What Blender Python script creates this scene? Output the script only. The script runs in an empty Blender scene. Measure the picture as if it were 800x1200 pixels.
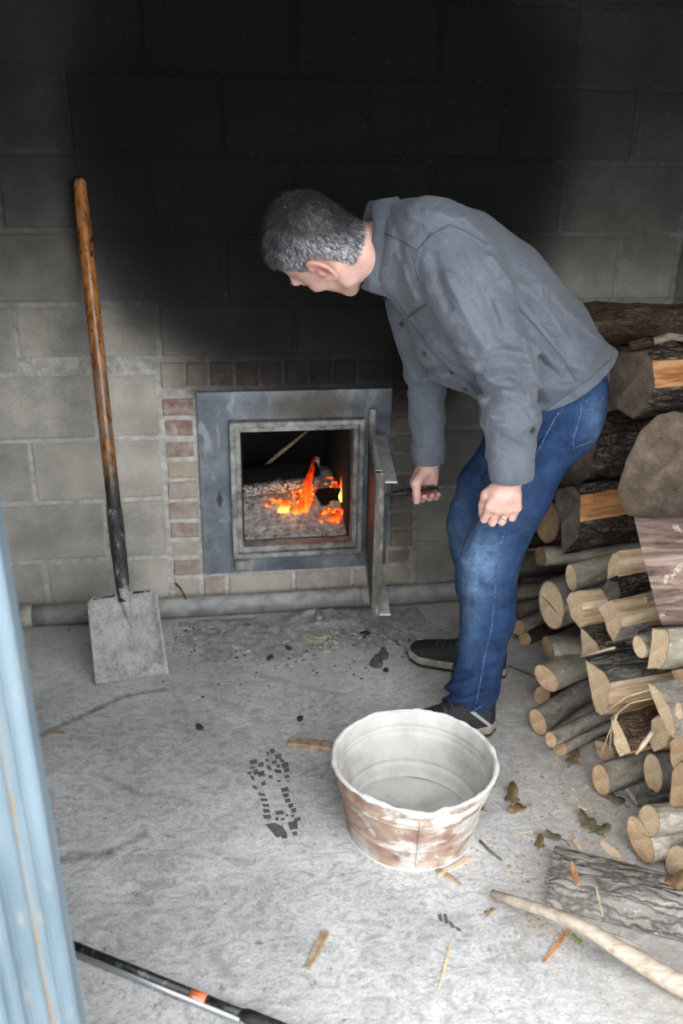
import bpy, bmesh, math, random
import numpy as np
from mathutils import Vector, Matrix
from mathutils.bvhtree import BVHTree

SC = bpy.context.scene
COL = SC.collection

# ------------------------------------------------------------------ camera
FPX, PIT, YAW, ROL = 1011.19, 0.380718, 0.163052, 0.0179133
CAM = np.array([0.534069, -2.62573, 1.398957])
_F = np.array([math.sin(YAW)*math.cos(PIT), math.cos(YAW)*math.cos(PIT), -math.sin(PIT)])
_R = np.array([math.cos(YAW), -math.sin(YAW), 0.0])
_U = np.cross(_R, _F)
_R2 = _R*math.cos(ROL) + _U*math.sin(ROL)
_U2 = -_R*math.sin(ROL) + _U*math.cos(ROL)
cd = bpy.data.cameras.new('camera')
cd.sensor_fit = 'VERTICAL'; cd.sensor_height = 36.0; cd.sensor_width = 24.0
cd.lens = FPX/1200*36.0
cd.clip_start = 0.05
cd.dof.use_dof = True; cd.dof.focus_distance = 2.1; cd.dof.aperture_fstop = 3.2
co = bpy.data.objects.new('camera', cd); COL.objects.link(co)
co.matrix_world = Matrix([[_R2[i], _U2[i], -_F[i], CAM[i]] for i in range(3)] + [[0, 0, 0, 1]])
SC.camera = co

# ------------------------------------------------------------------ sky / exposure
w = bpy.data.worlds.new('overcast_sky'); SC.world = w; w.use_nodes = True
bg = w.node_tree.nodes['Background']
bg.inputs['Color'].default_value = (0.945, 0.97, 1.0, 1); bg.inputs['Strength'].default_value = 5.6
vs = SC.view_settings
vs.view_transform = 'Standard'; vs.look = 'None'; vs.gamma = 1.0; vs.use_curve_mapping = False
vs.exposure = 0.0

# ------------------------------------------------------------------ pixel rays -> points in the place
def ray(u, v): return _F + _R2*(u-400)/FPX + _U2*(600-v)/FPX
def atz(u, v, z=0.0): d = ray(u, v); return CAM + d*((z-CAM[2])/d[2])
def aty(u, v, y=0.0): d = ray(u, v); return CAM + d*((y-CAM[1])/d[1])
def atx(u, v, x): d = ray(u, v); return CAM + d*((x-CAM[0])/d[0])

# ------------------------------------------------------------------ object helpers
def link(o, parent=None):
    COL.objects.link(o)
    if parent is not None: o.parent = parent
    return o
def empty(name, loc=(0, 0, 0), rz=0.0):
    o = bpy.data.objects.new(name, None); o.location = loc; o.rotation_euler = (0, 0, rz); o.empty_display_size = 0.05
    return link(o)
def tag(o, label=None, cat=None, group=None, kind=None):
    if label: o['label'] = label
    if cat: o['category'] = cat
    if group: o['group'] = group
    if kind: o['kind'] = kind
    return o
def mesh(name, verts, faces, mat=None, parent=None, smooth=False, mw=None):
    me = bpy.data.meshes.new(name)
    me.from_pydata([tuple(map(float, v)) for v in verts], [], [tuple(map(int, f)) for f in faces])
    if mat: me.materials.append(mat)
    if smooth: me.polygons.foreach_set('use_smooth', [True]*len(me.polygons))
    me.update()
    o = bpy.data.objects.new(name, me)
    if mw is not None: o.matrix_world = mw
    return link(o, parent)
def bmobj(name, bm, mat=None, parent=None, smooth=False):
    bmesh.ops.recalc_face_normals(bm, faces=bm.faces)
    me = bpy.data.meshes.new(name); bm.to_mesh(me); bm.free()
    if mat: me.materials.append(mat)
    if smooth: me.polygons.foreach_set('use_smooth', [True]*len(me.polygons))
    return link(bpy.data.objects.new(name, me), parent)
def bm_box(bm, lo, hi, bev=0.0):
    vs_ = [bm.verts.new((x, y, z)) for x in (lo[0], hi[0]) for y in (lo[1], hi[1]) for z in (lo[2], hi[2])]
    fs = [bm.faces.new([vs_[i] for i in q]) for q in ((0,1,3,2),(4,6,7,5),(0,4,5,1),(2,3,7,6),(0,2,6,4),(1,5,7,3))]
    if bev > 0:
        es = list({e for f in fs for e in f.edges})
        bmesh.ops.bevel(bm, geom=es, offset=bev, segments=2, affect='EDGES', profile=0.6)
def box(name, lo, hi, mat, parent=None, bev=0.0):
    bm = bmesh.new(); bm_box(bm, lo, hi, bev); return bmobj(name, bm, mat, parent)
def frames(path):
    P = np.array(path, float); n = len(P)
    T = np.zeros_like(P); T[1:-1] = P[2:]-P[:-2]; T[0] = P[1]-P[0]; T[-1] = P[-1]-P[-2]
    T /= np.linalg.norm(T, axis=1)[:, None]
    a = np.array([0, 0, 1.0]) if abs(T[0][2]) < .9 else np.array([1.0, 0, 0])
    N = np.zeros_like(P); N[0] = a-T[0]*(a@T[0]); N[0] /= np.linalg.norm(N[0])
    for i in range(1, n):
        v = N[i-1]-T[i]*(N[i-1]@T[i]); N[i] = v/np.linalg.norm(v)
    return P, T, N, np.cross(T, N)
def tube_data(path, rad, seg=10, cap=True, flat=1.0, phase=0.0):
    P, T, N, B = frames(path); n = len(P)
    rad = [rad]*n if np.isscalar(rad) else rad
    V = []; Fc = []
    for i in range(n):
        for k in range(seg):
            a = 2*math.pi*k/seg+phase
            V.append(P[i]+rad[i]*(math.cos(a)*N[i]*flat+math.sin(a)*B[i]))
    for i in range(n-1):
        for k in range(seg):
            k2 = (k+1) % seg
            Fc.append((i*seg+k, i*seg+k2, (i+1)*seg+k2, (i+1)*seg+k))
    if cap:
        Fc.append(tuple(range(seg-1, -1, -1))); Fc.append(tuple((n-1)*seg+k for k in range(seg)))
    return V, Fc
def tube(name, path, rad, mat, parent=None, seg=10, cap=True, smooth=True, flat=1.0):
    V, Fc = tube_data(path, rad, seg, cap, flat)
    o = mesh(name, V, Fc, mat, parent, smooth)
    if cap and smooth:
        m = o.data; m.polygons[len(m.polygons)-1].use_smooth = False; m.polygons[len(m.polygons)-2].use_smooth = False
    return o
def lathe(name, prof, mat, parent=None, seg=48, center=(0, 0, 0), warp=None, close=False):
    V = []; Fc = []; n = len(prof)
    for k in range(seg):
        a = 2*math.pi*k/seg
        for i, (r, z) in enumerate(prof):
            x, y, zz = r*math.cos(a), r*math.sin(a), z
            if warp: x, y, zz = warp(x, y, zz, a)
            V.append((x+center[0], y+center[1], zz+center[2]))
    for k in range(seg):
        k2 = (k+1) % seg
        for i in range(n if close else n-1):
            j = (i+1) % n
            Fc.append((k*n+i, k2*n+i, k2*n+j, k*n+j))
    return mesh(name, V, Fc, mat, parent, True)

# ------------------------------------------------------------------ numpy noise
def _hash(ix, iy, iz, s):
    h = (ix*374761393 + iy*668265263 + iz*2147483647 + s*974634721) & 0xFFFFFFFF
    h = ((h ^ (h >> 13))*1274126177) & 0xFFFFFFFF
    return ((h ^ (h >> 16)) & 0xFFFF)/65535.0
def vnoise(P, s=0):
    P = np.asarray(P, float); i = np.floor(P).astype(np.int64); f = P-i; f = f*f*(3-2*f)
    r = 0
    for dx in (0, 1):
        wx = f[:, 0] if dx else 1-f[:, 0]
        for dy in (0, 1):
            wy = f[:, 1] if dy else 1-f[:, 1]
            for dz in (0, 1):
                wz = f[:, 2] if dz else 1-f[:, 2]
                r = r + wx*wy*wz*_hash(i[:, 0]+dx, i[:, 1]+dy, i[:, 2]+dz, s)
    return r*2-1
def fbm(P, s=0, o=3):
    r = 0; a = 1.0; P = np.asarray(P, float)
    for k in range(o): r = r+a*vnoise(P*2**k, s+k); a *= .5
    return r

# ------------------------------------------------------------------ material builder
class G:
    def __init__(self, name):
        self.m = bpy.data.materials.new(name); self.m.use_nodes = True
        self.t = self.m.node_tree; self.N = self.t.nodes; self.L = self.t.links
        self.b = self.N['Principled BSDF']
    def put(self, sock, v):
        if v is None: return
        if isinstance(v, bpy.types.NodeSocket): self.L.new(v, sock)
        else:
            if sock.type == 'RGBA' and len(v) == 3: v = (*v, 1)
            sock.default_value = v
    def set(self, **k):
        for a, v in k.items(): self.put(self.b.inputs[a.replace('_', ' ')], v)
        return self
    def pos(self): return self.N.new('ShaderNodeNewGeometry').outputs['Position']
    def obj(self): return self.N.new('ShaderNodeTexCoord').outputs['Object']
    def rand(self): return self.N.new('ShaderNodeObjectInfo').outputs['Random']
    def attr(self, n, out='Color'):
        a = self.N.new('ShaderNodeAttribute'); a.attribute_name = n; return a.outputs[out]
    def mapv(self, vec, scale=(1, 1, 1), loc=(0, 0, 0), rot=(0, 0, 0)):
        n = self.N.new('ShaderNodeMapping'); self.L.new(vec, n.inputs[0])
        n.inputs['Location'].default_value = loc; n.inputs['Rotation'].default_value = rot; n.inputs['Scale'].default_value = scale
        return n.outputs[0]
    def noise(self, vec, scale=5, detail=4, rough=.55, dist=0.0, con=1.55):
        n = self.N.new('ShaderNodeTexNoise'); self.L.new(vec, n.inputs['Vector'])
        n.inputs['Scale'].default_value = scale; n.inputs['Detail'].default_value = detail
        n.inputs['Roughness'].default_value = rough; n.inputs['Distortion'].default_value = dist
        m = self.N.new('ShaderNodeMapRange'); self.L.new(n.outputs['Fac'], m.inputs[0]); m.inputs[1].default_value = .5-.5/con; m.inputs[2].default_value = .5+.5/con
        return m.outputs[0]
    def voro(self, vec, scale=5, feat='F1', out='Distance', rnd=1.0):
        n = self.N.new('ShaderNodeTexVoronoi'); n.feature = feat; self.L.new(vec, n.inputs['Vector'])
        n.inputs['Scale'].default_value = scale; n.inputs['Randomness'].default_value = rnd
        return n.outputs[out]
    def wave(self, vec, scale=5, dist=2.0, detail=2, kind='BANDS', axis='X', dscale=1.0):
        n = self.N.new('ShaderNodeTexWave'); n.wave_type = kind; self.L.new(vec, n.inputs['Vector'])
        if kind == 'BANDS': n.bands_direction = axis
        else: n.rings_direction = axis
        n.inputs['Scale'].default_value = scale; n.inputs['Distortion'].default_value = dist
        n.inputs['Detail'].default_value = detail; n.inputs['Detail Scale'].default_value = dscale
        return n.outputs['Fac']
    def ramp(self, fac, stops):
        n = self.N.new('ShaderNodeValToRGB'); self.L.new(fac, n.inputs[0]); e = n.color_ramp.elements
        while len(e) < len(stops): e.new(.5)
        for i, (p, c) in enumerate(stops):
            e[i].position = p
            if np.isscalar(c): c = (c, c, c)
            e[i].color = (*c[:3], 1)
        return n.outputs[0]
    def mix(self, fac, a, b, mode='MIX'):
        n = self.N.new('ShaderNodeMix'); n.data_type = 'RGBA'; n.blend_type = mode
        self.put(n.inputs[0], fac); self.put(n.inputs[6], a); self.put(n.inputs[7], b)
        return n.outputs[2]
    def math(self, op, a, b=None, c=None, clamp=False):
        n = self.N.new('ShaderNodeMath'); n.operation = op; n.use_clamp = clamp
        self.put(n.inputs[0], a)
        if b is not None: self.put(n.inputs[1], b)
        if c is not None: self.put(n.inputs[2], c)
        return n.outputs[0]
    def smooth(self, v, a, b, lo=0.0, hi=1.0):
        n = self.N.new('ShaderNodeMapRange'); n.interpolation_type = 'SMOOTHSTEP'; self.put(n.inputs[0], v)
        for i, x in ((1, a), (2, b), (3, lo), (4, hi)): n.inputs[i].default_value = x
        return n.outputs[0]
    def sep(self, vec):
        n = self.N.new('ShaderNodeSeparateXYZ'); self.L.new(vec, n.inputs[0]); return n.outputs
    def bump(self, h, strength=.5, dist=.01):
        n = self.N.new('ShaderNodeBump'); n.inputs['Strength'].default_value = strength; n.inputs['Distance'].default_value = dist
        self.L.new(h, n.inputs['Height']); self.L.new(n.outputs[0], self.b.inputs['Normal']); return self

def soot_and_shade(g, col):
    """sooty film heaviest on the chimney breast, thinning outwards; plus painted shade right of the furnace"""
    p = g.pos(); s = g.sep(p)
    n = g.math('MULTIPLY', g.math('SUBTRACT', g.noise(p, 3.0, 5, .6), .5), .24)
    ex = g.math('DIVIDE', g.math('SUBTRACT', s[0], .92), .70)
    ez = g.math('DIVIDE', g.math('SUBTRACT', s[2], 1.38), .74)
    e = g.math('ADD', g.math('SQRT', g.math('ADD', g.math('MULTIPLY', ex, ex), g.math('MULTIPLY', ez, ez))), n)
    c = g.smooth(e, .76, 1.16, 1.0, 0.0)
    t = g.smooth(g.math('ADD', s[2], n), .72, 1.72)
    fx = g.math('DIVIDE', g.math('SUBTRACT', s[0], 1.32), .30); fz = g.math('DIVIDE', g.math('SUBTRACT', s[2], .52), .50)  # mostly the man's shade, painted into the masonry colour with some sooty dirt
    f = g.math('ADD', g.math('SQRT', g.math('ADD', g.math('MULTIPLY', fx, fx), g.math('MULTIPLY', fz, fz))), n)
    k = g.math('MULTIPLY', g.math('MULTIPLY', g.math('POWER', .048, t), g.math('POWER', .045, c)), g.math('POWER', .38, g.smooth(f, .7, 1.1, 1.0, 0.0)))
    # thin specks where sooty film has flaked off
    fl = g.ramp(g.noise(p, 60, 6, .7), [(.66, 0), (.74, 1)])
    k = g.math('ADD', k, g.math('MULTIPLY', fl, .035), clamp=True)
    n2 = g.N.new('ShaderNodeMix'); n2.data_type = 'RGBA'; n2.blend_type = 'MIX'
    g.L.new(k, n2.inputs[0]); n2.inputs[6].default_value = (.006, .006, .0065, 1); g.put(n2.inputs[7], col)
    return n2.outputs[2]

MAT = {}
def mk():
    # concrete block
    g = G('concrete_block'); p = g.pos()
    base = g.mix(g.rand(), (.37, .36, .33), (.52, .485, .42))
    sp = g.ramp(g.noise(p, 210, 5, .75), [(.1, .55), (.45, 1.0), (.9, 1.2)])
    cl = g.ramp(g.noise(p, 5, 5, .6), [(.3, .72), (.7, 1.15)])
    c = g.mix(1.0, g.mix(1.0, base, sp, 'MULTIPLY'), cl, 'MULTIPLY')
    g.set(Base_Color=soot_and_shade(g, c), Roughness=.93, Specular_IOR_Level=.12)
    h = g.math('ADD', g.noise(p, 240, 5, .7), g.math('MULTIPLY', g.noise(p, 25, 4), .6)); g.bump(h, .5, .004); MAT['block'] = g.m
    g = G('mortar'); p = g.pos()
    c = g.ramp(g.noise(p, 30, 6, .65), [(.3, (.42, .405, .375)), (.7, (.66, .64, .60))])
    g.set(Base_Color=soot_and_shade(g, c), Roughness=.95, Specular_IOR_Level=.1); g.bump(g.noise(p, 70, 6, .7), .8, .008); MAT['mortar'] = g.m
    g = G('brick'); p = g.pos()
    base = g.ramp(g.rand(), [(0, (.22, .115, .085)), (.4, (.28, .18, .135)), (.7, (.37, .285, .21)), (1, (.45, .375, .28))])
    dust = g.ramp(g.noise(p, 22, 6, .65), [(.30, 0), (.70, 1)])
    lowd = g.smooth(g.sep(p)[2], .5, .1)
    c = g.mix(g.math('MULTIPLY', dust, .9), base, (.46, .43, .38))
    c = g.mix(g.math('MULTIPLY', lowd, .45), c, (.42, .40, .36))
    g.set(Base_Color=soot_and_shade(g, c), Roughness=.95, Specular_IOR_Level=.1); g.bump(g.noise(p, 60, 5, .7), .6, .006); MAT['brick'] = g.m
    # floor
    g = G('concrete_floor'); p = g.pos(); s = g.sep(p)
    c = g.ramp(g.noise(p, 2.2, 7, .62, .6), [(.2, (.32, .315, .31)), (.5, (.45, .447, .44)), (.8, (.575, .572, .565))])
    st = g.noise(g.mapv(p, (2.6, 4.4, 1), rot=(0, 0, .5)), 5.0, 8, .7, 2.6)
    c = g.mix(.5, c, g.mix(1.0, c, g.ramp(st, [(.34, .5), (.52, 1.0), (.72, 1.25)]), 'MULTIPLY'))
    arcs = g.noise(g.mapv(p, (3.2, 5.0, 1), rot=(0, 0, -.6)), 13.0, 7, .72, 3.0)
    c = g.mix(.42, c, g.mix(1.0, c, g.ramp(arcs, [(.34, .55), (.5, 1.0), (.70, 1.3)]), 'MULTIPLY'))
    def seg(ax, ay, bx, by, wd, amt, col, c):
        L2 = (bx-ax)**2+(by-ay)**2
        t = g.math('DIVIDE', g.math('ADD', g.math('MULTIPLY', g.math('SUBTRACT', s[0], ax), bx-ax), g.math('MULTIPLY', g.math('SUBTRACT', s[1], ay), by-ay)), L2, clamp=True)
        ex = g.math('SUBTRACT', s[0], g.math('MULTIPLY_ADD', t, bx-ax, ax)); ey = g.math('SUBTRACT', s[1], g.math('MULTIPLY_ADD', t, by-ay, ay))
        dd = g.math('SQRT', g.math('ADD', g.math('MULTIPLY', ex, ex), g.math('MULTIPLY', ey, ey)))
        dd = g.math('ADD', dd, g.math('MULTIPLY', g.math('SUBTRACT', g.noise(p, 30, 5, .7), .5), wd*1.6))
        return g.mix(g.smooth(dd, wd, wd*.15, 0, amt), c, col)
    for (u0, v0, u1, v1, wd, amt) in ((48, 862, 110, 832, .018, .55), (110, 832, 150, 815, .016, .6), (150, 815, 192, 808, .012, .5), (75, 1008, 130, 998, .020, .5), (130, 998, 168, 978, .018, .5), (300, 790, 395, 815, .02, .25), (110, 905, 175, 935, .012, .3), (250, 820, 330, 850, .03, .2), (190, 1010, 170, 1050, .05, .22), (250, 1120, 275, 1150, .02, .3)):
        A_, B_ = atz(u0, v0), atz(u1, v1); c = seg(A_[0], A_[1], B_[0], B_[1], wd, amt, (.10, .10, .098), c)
    sp = g.ramp(g.noise(p, 170, 5, .8), [(.15, .66), (.45, 1.0), (.85, 1.22)])
    c = g.mix(1.0, c, sp, 'MULTIPLY')
    pits = g.ramp(g.noise(p, 38, 6, .8), [(.27, .35), (.36, 1.0)])
    c = g.mix(.8, c, g.mix(1.0, c, pits, 'MULTIPLY'))
    ash = g.math('MULTIPLY', g.smooth(s[1], -.62, -.15), g.ramp(g.noise(p, 7, 6, .7), [(.35, .25), (.65, 1)]))
    ash = g.math('MULTIPLY', ash, g.smooth(s[0], 1.5, .8))
    c = g.mix(g.math('MULTIPLY', ash, .55), c, (.50, .485, .455))
    dirt = g.math('MULTIPLY', g.smooth(s[0], .98, 1.42), g.ramp(g.noise(p, 12, 7, .75), [(.25, .15), (.70, 1)]))
    c = g.mix(g.math('MULTIPLY', dirt, .72), c, (.30, .255, .205))
    g.set(Base_Color=c, Roughness=.88, Specular_IOR_Level=.2)
    h = g.math('ADD', g.noise(p, 60, 6, .7), g.math('MULTIPLY', g.noise(p, 9, 4), 1.3)); g.bump(h, .35, .006); MAT['floor'] = g.m
    g = G('roof_board'); p = g.pos(); g.set(Base_Color=g.ramp(g.noise(p, 3), [(.3, (.02, .02, .02)), (.8, (.05, .048, .045))]), Roughness=.95); MAT['roof'] = g.m
    # steel plate
    g = G('blue_grey_steel'); p = g.pos(); s = g.sep(p)
    c = g.ramp(g.noise(p, 7, 6, .65, .5), [(.25, (.085, .10, .12)), (.5, (.15, .17, .195)), (.8, (.25, .27, .29))])
    scuff = g.ramp(g.noise(g.mapv(p, (1, 1, .5)), 18, 5, .65, 1), [(.57, 0), (.75, 1)])
    c = g.mix(g.math('MULTIPLY', scuff, .55), c, (.40, .42, .43))
    hx = g.math('DIVIDE', g.math('SUBTRACT', s[0], .86), .17); hz = g.math('DIVIDE', g.math('SUBTRACT', s[2], .70), .06)
    hh = g.math('ADD', g.math('SQRT', g.math('ADD', g.math('MULTIPLY', hx, hx), g.math('MULTIPLY', hz, hz))), g.math('MULTIPLY', g.math('SUBTRACT', g.noise(p, 20), .5), .5))
    c = g.mix(g.smooth(hh, 1.4, .4, 0, .85), c, (.075, .06, .045))
    sl = g.math('ADD', g.math('ABSOLUTE', g.math('DIVIDE', g.math('SUBTRACT', s[0], .567), .012)), g.math('ABSOLUTE', g.math('DIVIDE', g.math('SUBTRACT', s[2], .40), .035)))
    c = g.mix(g.smooth(sl, 1.3, .5, 0, .9), c, (.03, .03, .03))
    g.set(Base_Color=c, Metallic=.35, Roughness=g.ramp(g.noise(p, 14), [(.3, .42), (.7, .62)])); g.bump(g.noise(p, 50, 4), .12, .004); MAT['steel'] = g.m
    g = G('dusty_steel'); p = g.pos()
    c = g.ramp(g.noise(p, 22, 6, .7), [(.3, (.13, .125, .115)), (.5, (.27, .265, .25)), (.72, (.42, .415, .40))])
    g.set(Base_Color=c, Metallic=.25, Roughness=.66); g.bump(g.noise(p, 80, 5), .25, .003); MAT['dusty_steel'] = g.m
    g = G('dusty_flange'); p = g.pos()
    c = g.ramp(g.noise(p, 30, 6, .7), [(.3, (.32, .32, .31)), (.6, (.50, .495, .48))])
    g.set(Base_Color=c, Metallic=.15, Roughness=.75); g.bump(g.noise(p, 90, 5), .25, .003); MAT['flange'] = g.m
    g = G('black_iron'); p = g.pos(); g.set(Base_Color=g.ramp(g.noise(p, 40, 5), [(.3, (.012, .012, .012)), (.75, (.06, .055, .05))]), Metallic=.5, Roughness=.5); g.bump(g.noise(p, 90, 4), .2, .003); MAT['iron'] = g.m
    g = G('worn_iron'); p = g.pos(); g.set(Base_Color=g.ramp(g.noise(g.mapv(p, (1, 1, .35)), 45, 6, .7), [(.3, (.05, .044, .038)), (.55, (.11, .10, .09)), (.75, (.26, .25, .235))]), Metallic=.3, Roughness=.6); g.bump(g.noise(p, 90, 4), .2, .003); MAT['worn_iron'] = g.m
    g = G('spring_wire'); g.set(Base_Color=(.05, .05, .052), Metallic=.9, Roughness=.32); MAT['spring'] = g.m
    g = G('firebox_soot'); p = g.pos(); g.set(Base_Color=g.ramp(g.noise(p, 14, 5), [(.3, (.006, .006, .006)), (.8, (.022, .02, .018))]), Roughness=.95); MAT['firebox'] = g.m
    g = G('ash'); p = g.pos(); c = g.ramp(g.noise(p, 45, 6, .75), [(.25, (.14, .13, .12)), (.45, (.46, .44, .41)), (.7, (.74, .72, .69))])
    g.set(Base_Color=c, Roughness=.97, Specular_IOR_Level=.05); g.bump(g.noise(p, 120, 6, .75), .9, .008); MAT['ash'] = g.m
    g = G('floor_ash'); p = g.pos(); c = g.ramp(g.noise(p, 40, 7, .75), [(.18, (.12, .12, .118)), (.36, (.32, .315, .305)), (.6, (.43, .42, .405)), (.85, (.62, .61, .59))])
    g.set(Base_Color=c, Roughness=.97, Specular_IOR_Level=.05); g.bump(g.noise(p, 110, 6, .75), .9, .006); MAT['ash_dirty'] = g.m
    g = G('charred_wood'); p = g.obj()
    v = g.voro(g.mapv(p, (60, 105, 105)), 1.0, 'DISTANCE_TO_EDGE'); ashy = g.attr('ashy', 'Fac')
    ck = g.ramp(v, [(.05, 0), (.12, 1)])
    g.set(Base_Color=g.mix(g.math('MULTIPLY', ck, ashy), (.008, .008, .008), (.62, .60, .57)), Roughness=.9, Specular_IOR_Level=.05)
    g.bump(g.math('MULTIPLY', ck, 1.0), .7, .006); MAT['char'] = g.m
    g = G('ember'); p = g.pos(); n = g.noise(p, 55, 5, .7)
    e = g.ramp(n, [(.30, (.02, .003, .001)), (.45, (.75, .03, .004)), (.58, (1, .12, .01)), (.72, (1, .42, .05))])
    g.set(Base_Color=(.05, .02, .01), Roughness=1.0, Emission_Color=e, Emission_Strength=g.smooth(n, .32, .72, .5, 3.2)); MAT['ember'] = g.m
    g = G('flame'); p = g.obj(); hgt = g.attr('burn', 'Fac'); n = g.noise(g.mapv(p, (1, 1, .45)), 120, 4, .6, 1.0)
    e = g.ramp(g.math('ADD', hgt, g.math('MULTIPLY', g.math('SUBTRACT', n, .5), .9)), [(.12, (.35, .012, .003)), (.4, (1, .07, .008)), (.7, (1, .22, .02)), (.95, (1, .62, .12))])
    em = g.N.new('ShaderNodeEmission'); g.L.new(e, em.inputs[0]); g.put(em.inputs[1], g.smooth(hgt, .1, 1.1, 1.0, 3.6))
    tr = g.N.new('ShaderNodeBsdfTransparent'); mx = g.N.new('ShaderNodeMixShader')
    a = g.math('MULTIPLY', g.ramp(n, [(.25, .10), (.6, .95)]), g.smooth(hgt, 0.0, .4, .15, 1.0))
    g.L.new(a, mx.inputs[0]); g.L.new(tr.outputs[0], mx.inputs[1]); g.L.new(em.outputs[0], mx.inputs[2])
    g.L.new(mx.outputs[0], g.N['Material Output'].inputs[0]); MAT['flame'] = g.m
    g = G('pipe_grey'); p = g.pos(); c = g.ramp(g.noise(p, 16, 6, .65), [(.3, (.13, .135, .14)), (.55, (.20, .205, .205)), (.75, (.30, .30, .29))])
    nz = g.attr('dust', 'Fac'); c = g.mix(g.math('MULTIPLY', nz, g.ramp(g.noise(p, 25, 5), [(.3, .35), (.6, 1)])), c, (.43, .42, .40))
    g.set(Base_Color=c, Roughness=.75); g.bump(g.noise(p, 60, 4), .2, .003); MAT['pipe'] = g.m
    g = G('pipe_coupling'); p = g.pos(); g.set(Base_Color=g.ramp(g.noise(p, 30, 5), [(.3, (.30, .27, .22)), (.7, (.46, .43, .37))]), Roughness=.8); MAT['coupling'] = g.m
    # shovel
    g = G('varnished_handle'); p = g.obj(); s = g.sep(p)
    n = g.noise(g.mapv(p, (1, 1, .07)), 70, 5, .6); c = g.ramp(n, [(.3, (.13, .045, .012)), (.5, (.33, .125, .032)), (.72, (.47, .21, .065))])
    nick = g.ramp(g.noise(g.mapv(p, (1, 1, .4)), 55, 4, .6), [(.30, 0), (.36, 1)])
    c = g.mix(nick, (.05, .022, .01), c)
    wear = g.math('MULTIPLY', g.smooth(s[2], 1.0, .72), g.ramp(g.noise(g.mapv(p, (1, 1, .12)), 40, 4), [(.42, 0), (.55, 1)]))
    c = g.mix(g.math('MULTIPLY', wear, .75), c, (.19, .15, .12))
    low = g.smooth(g.math('ADD', s[2], g.math('MULTIPLY', g.math('SUBTRACT', n, .5), .25)), .66, .52); c = g.mix(low, c, (.022, .021, .021))
    g.set(Base_Color=c, Roughness=g.smooth(s[2], .45, .75, .7, .26)); MAT['handle'] = g.m
    g = G('scuffed_black_socket'); p = g.obj(); c = g.ramp(g.noise(g.mapv(p, (1, 1, .4)), 55, 6, .7), [(.38, (.02, .021, .023)), (.6, (.06, .06, .065)), (.74, (.26, .25, .24))])
    g.set(Base_Color=c, Roughness=.7, Metallic=.2); MAT['socket'] = g.m
    g = G('dusty_blade'); p = g.obj(); c = g.ramp(g.noise(p, 16, 7, .7), [(.25, (.22, .21, .20)), (.5, (.34, .33, .315)), (.75, (.44, .43, .41))])
    sp = g.ramp(g.noise(p, 120, 5, .8), [(.3, .65), (.55, 1.05)]); g.set(Base_Color=g.mix(1.0, c, sp, 'MULTIPLY'), Roughness=.85, Metallic=.1); g.bump(g.noise(p, 70, 5), .3, .003); MAT['blade'] = g.m
    # tub
    g = G('limed_tub_inside'); p = g.obj(); c = g.ramp(g.noise(p, 9, 7, .65), [(.2, (.38, .36, .335)), (.5, (.54, .52, .49)), (.8, (.64, .625, .60))])
    st = g.ramp(g.noise(p, 7, 5, .6), [(.10, .72), (.45, 1)]); g.set(Base_Color=g.mix(1.0, c, st, 'MULTIPLY'), Roughness=.9, Specular_IOR_Level=.15); g.bump(g.noise(p, 45, 5), .3, .004); MAT['tub_in'] = g.m
    g = G('limed_rusty_tub'); p = g.obj(); s = g.sep(p)
    n = g.noise(g.mapv(p, (1, 1, 1.8)), 9, 7, .66, .6); rust = g.ramp(g.noise(p, 24, 6), [(.2, (.21, .125, .095)), (.8, (.40, .295, .23))])
    lime = g.ramp(g.noise(p, 20, 6), [(.2, (.36, .33, .29)), (.8, (.58, .56, .52))])
    bl = g.smooth(s[0], .03, -.14, 0.0, .13)
    c = g.mix(g.ramp(g.math('ADD', n, bl), [(.47, 0), (.60, 1)]), lime, rust)
    g.set(Base_Color=c, Roughness=.85, Specular_IOR_Level=.2); g.bump(g.noise(p, 50, 5), .35, .004); MAT['tub'] = g.m
    g = G('lime_crust'); p = g.obj(); g.set(Base_Color=g.ramp(g.noise(p, 30, 6), [(.2, (.50, .485, .46)), (.8, (.70, .69, .67))]), Roughness=.9); g.bump(g.noise(p, 90, 5), .5, .004); MAT['crust'] = g.m
    # wood pile
    def bark(nm, a, b, cc, sc=1.0, str_=1.0, moss=None, fis=1.0, fx=26, fy=95):
        g = G(nm); p = g.obj(); q = g.mapv(p, (.30, 1, 1))
        n = g.noise(q, 34*sc, 8, .72, .8); big = g.noise(g.mapv(p, (.6, 1, 1)), 11*sc, 5, .6, .5)
        wv = g.N.new('ShaderNodeTexNoise'); wv.inputs['Scale'].default_value = 30; wv.inputs['Detail'].default_value = 4; g.L.new(p, wv.inputs['Vector'])
        vm = g.N.new('ShaderNodeVectorMath'); vm.operation = 'MULTIPLY_ADD'; g.L.new(wv.outputs['Color'], vm.inputs[0]); vm.inputs[1].default_value = (.03, .03, .03); g.L.new(p, vm.inputs[2])
        v = g.voro(g.mapv(vm.outputs[0], (fx*sc, fy*sc, fy*sc)), 1.0, 'DISTANCE_TO_EDGE')
        c = g.ramp(g.math('ADD', g.math('MULTIPLY', n, .6), g.math('MULTIPLY', big, .4)), [(.32, a), (.5, b), (.68, cc)])
        if fis > 0: c = g.mix(fis, c, g.mix(1.0, c, g.ramp(v, [(.0, .25), (.16, 1)]), 'MULTIPLY'))
        if moss: c = g.mix(g.math('MULTIPLY', g.ramp(g.noise(p, 14, 5), [(.40, 0), (.75, 1)]), .45), c, moss)
        lich = g.ramp(g.noise(p, 55, 5, .7), [(.66, 0), (.74, 1)]); c = g.mix(g.math('MULTIPLY', lich, .45), c, tuple(min(1, x*1.5+.08) for x in cc))
        c = g.mix(1.0, c, g.ramp(g.rand(), [(0, .72), (1, 1.15)]), 'MULTIPLY')
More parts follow.
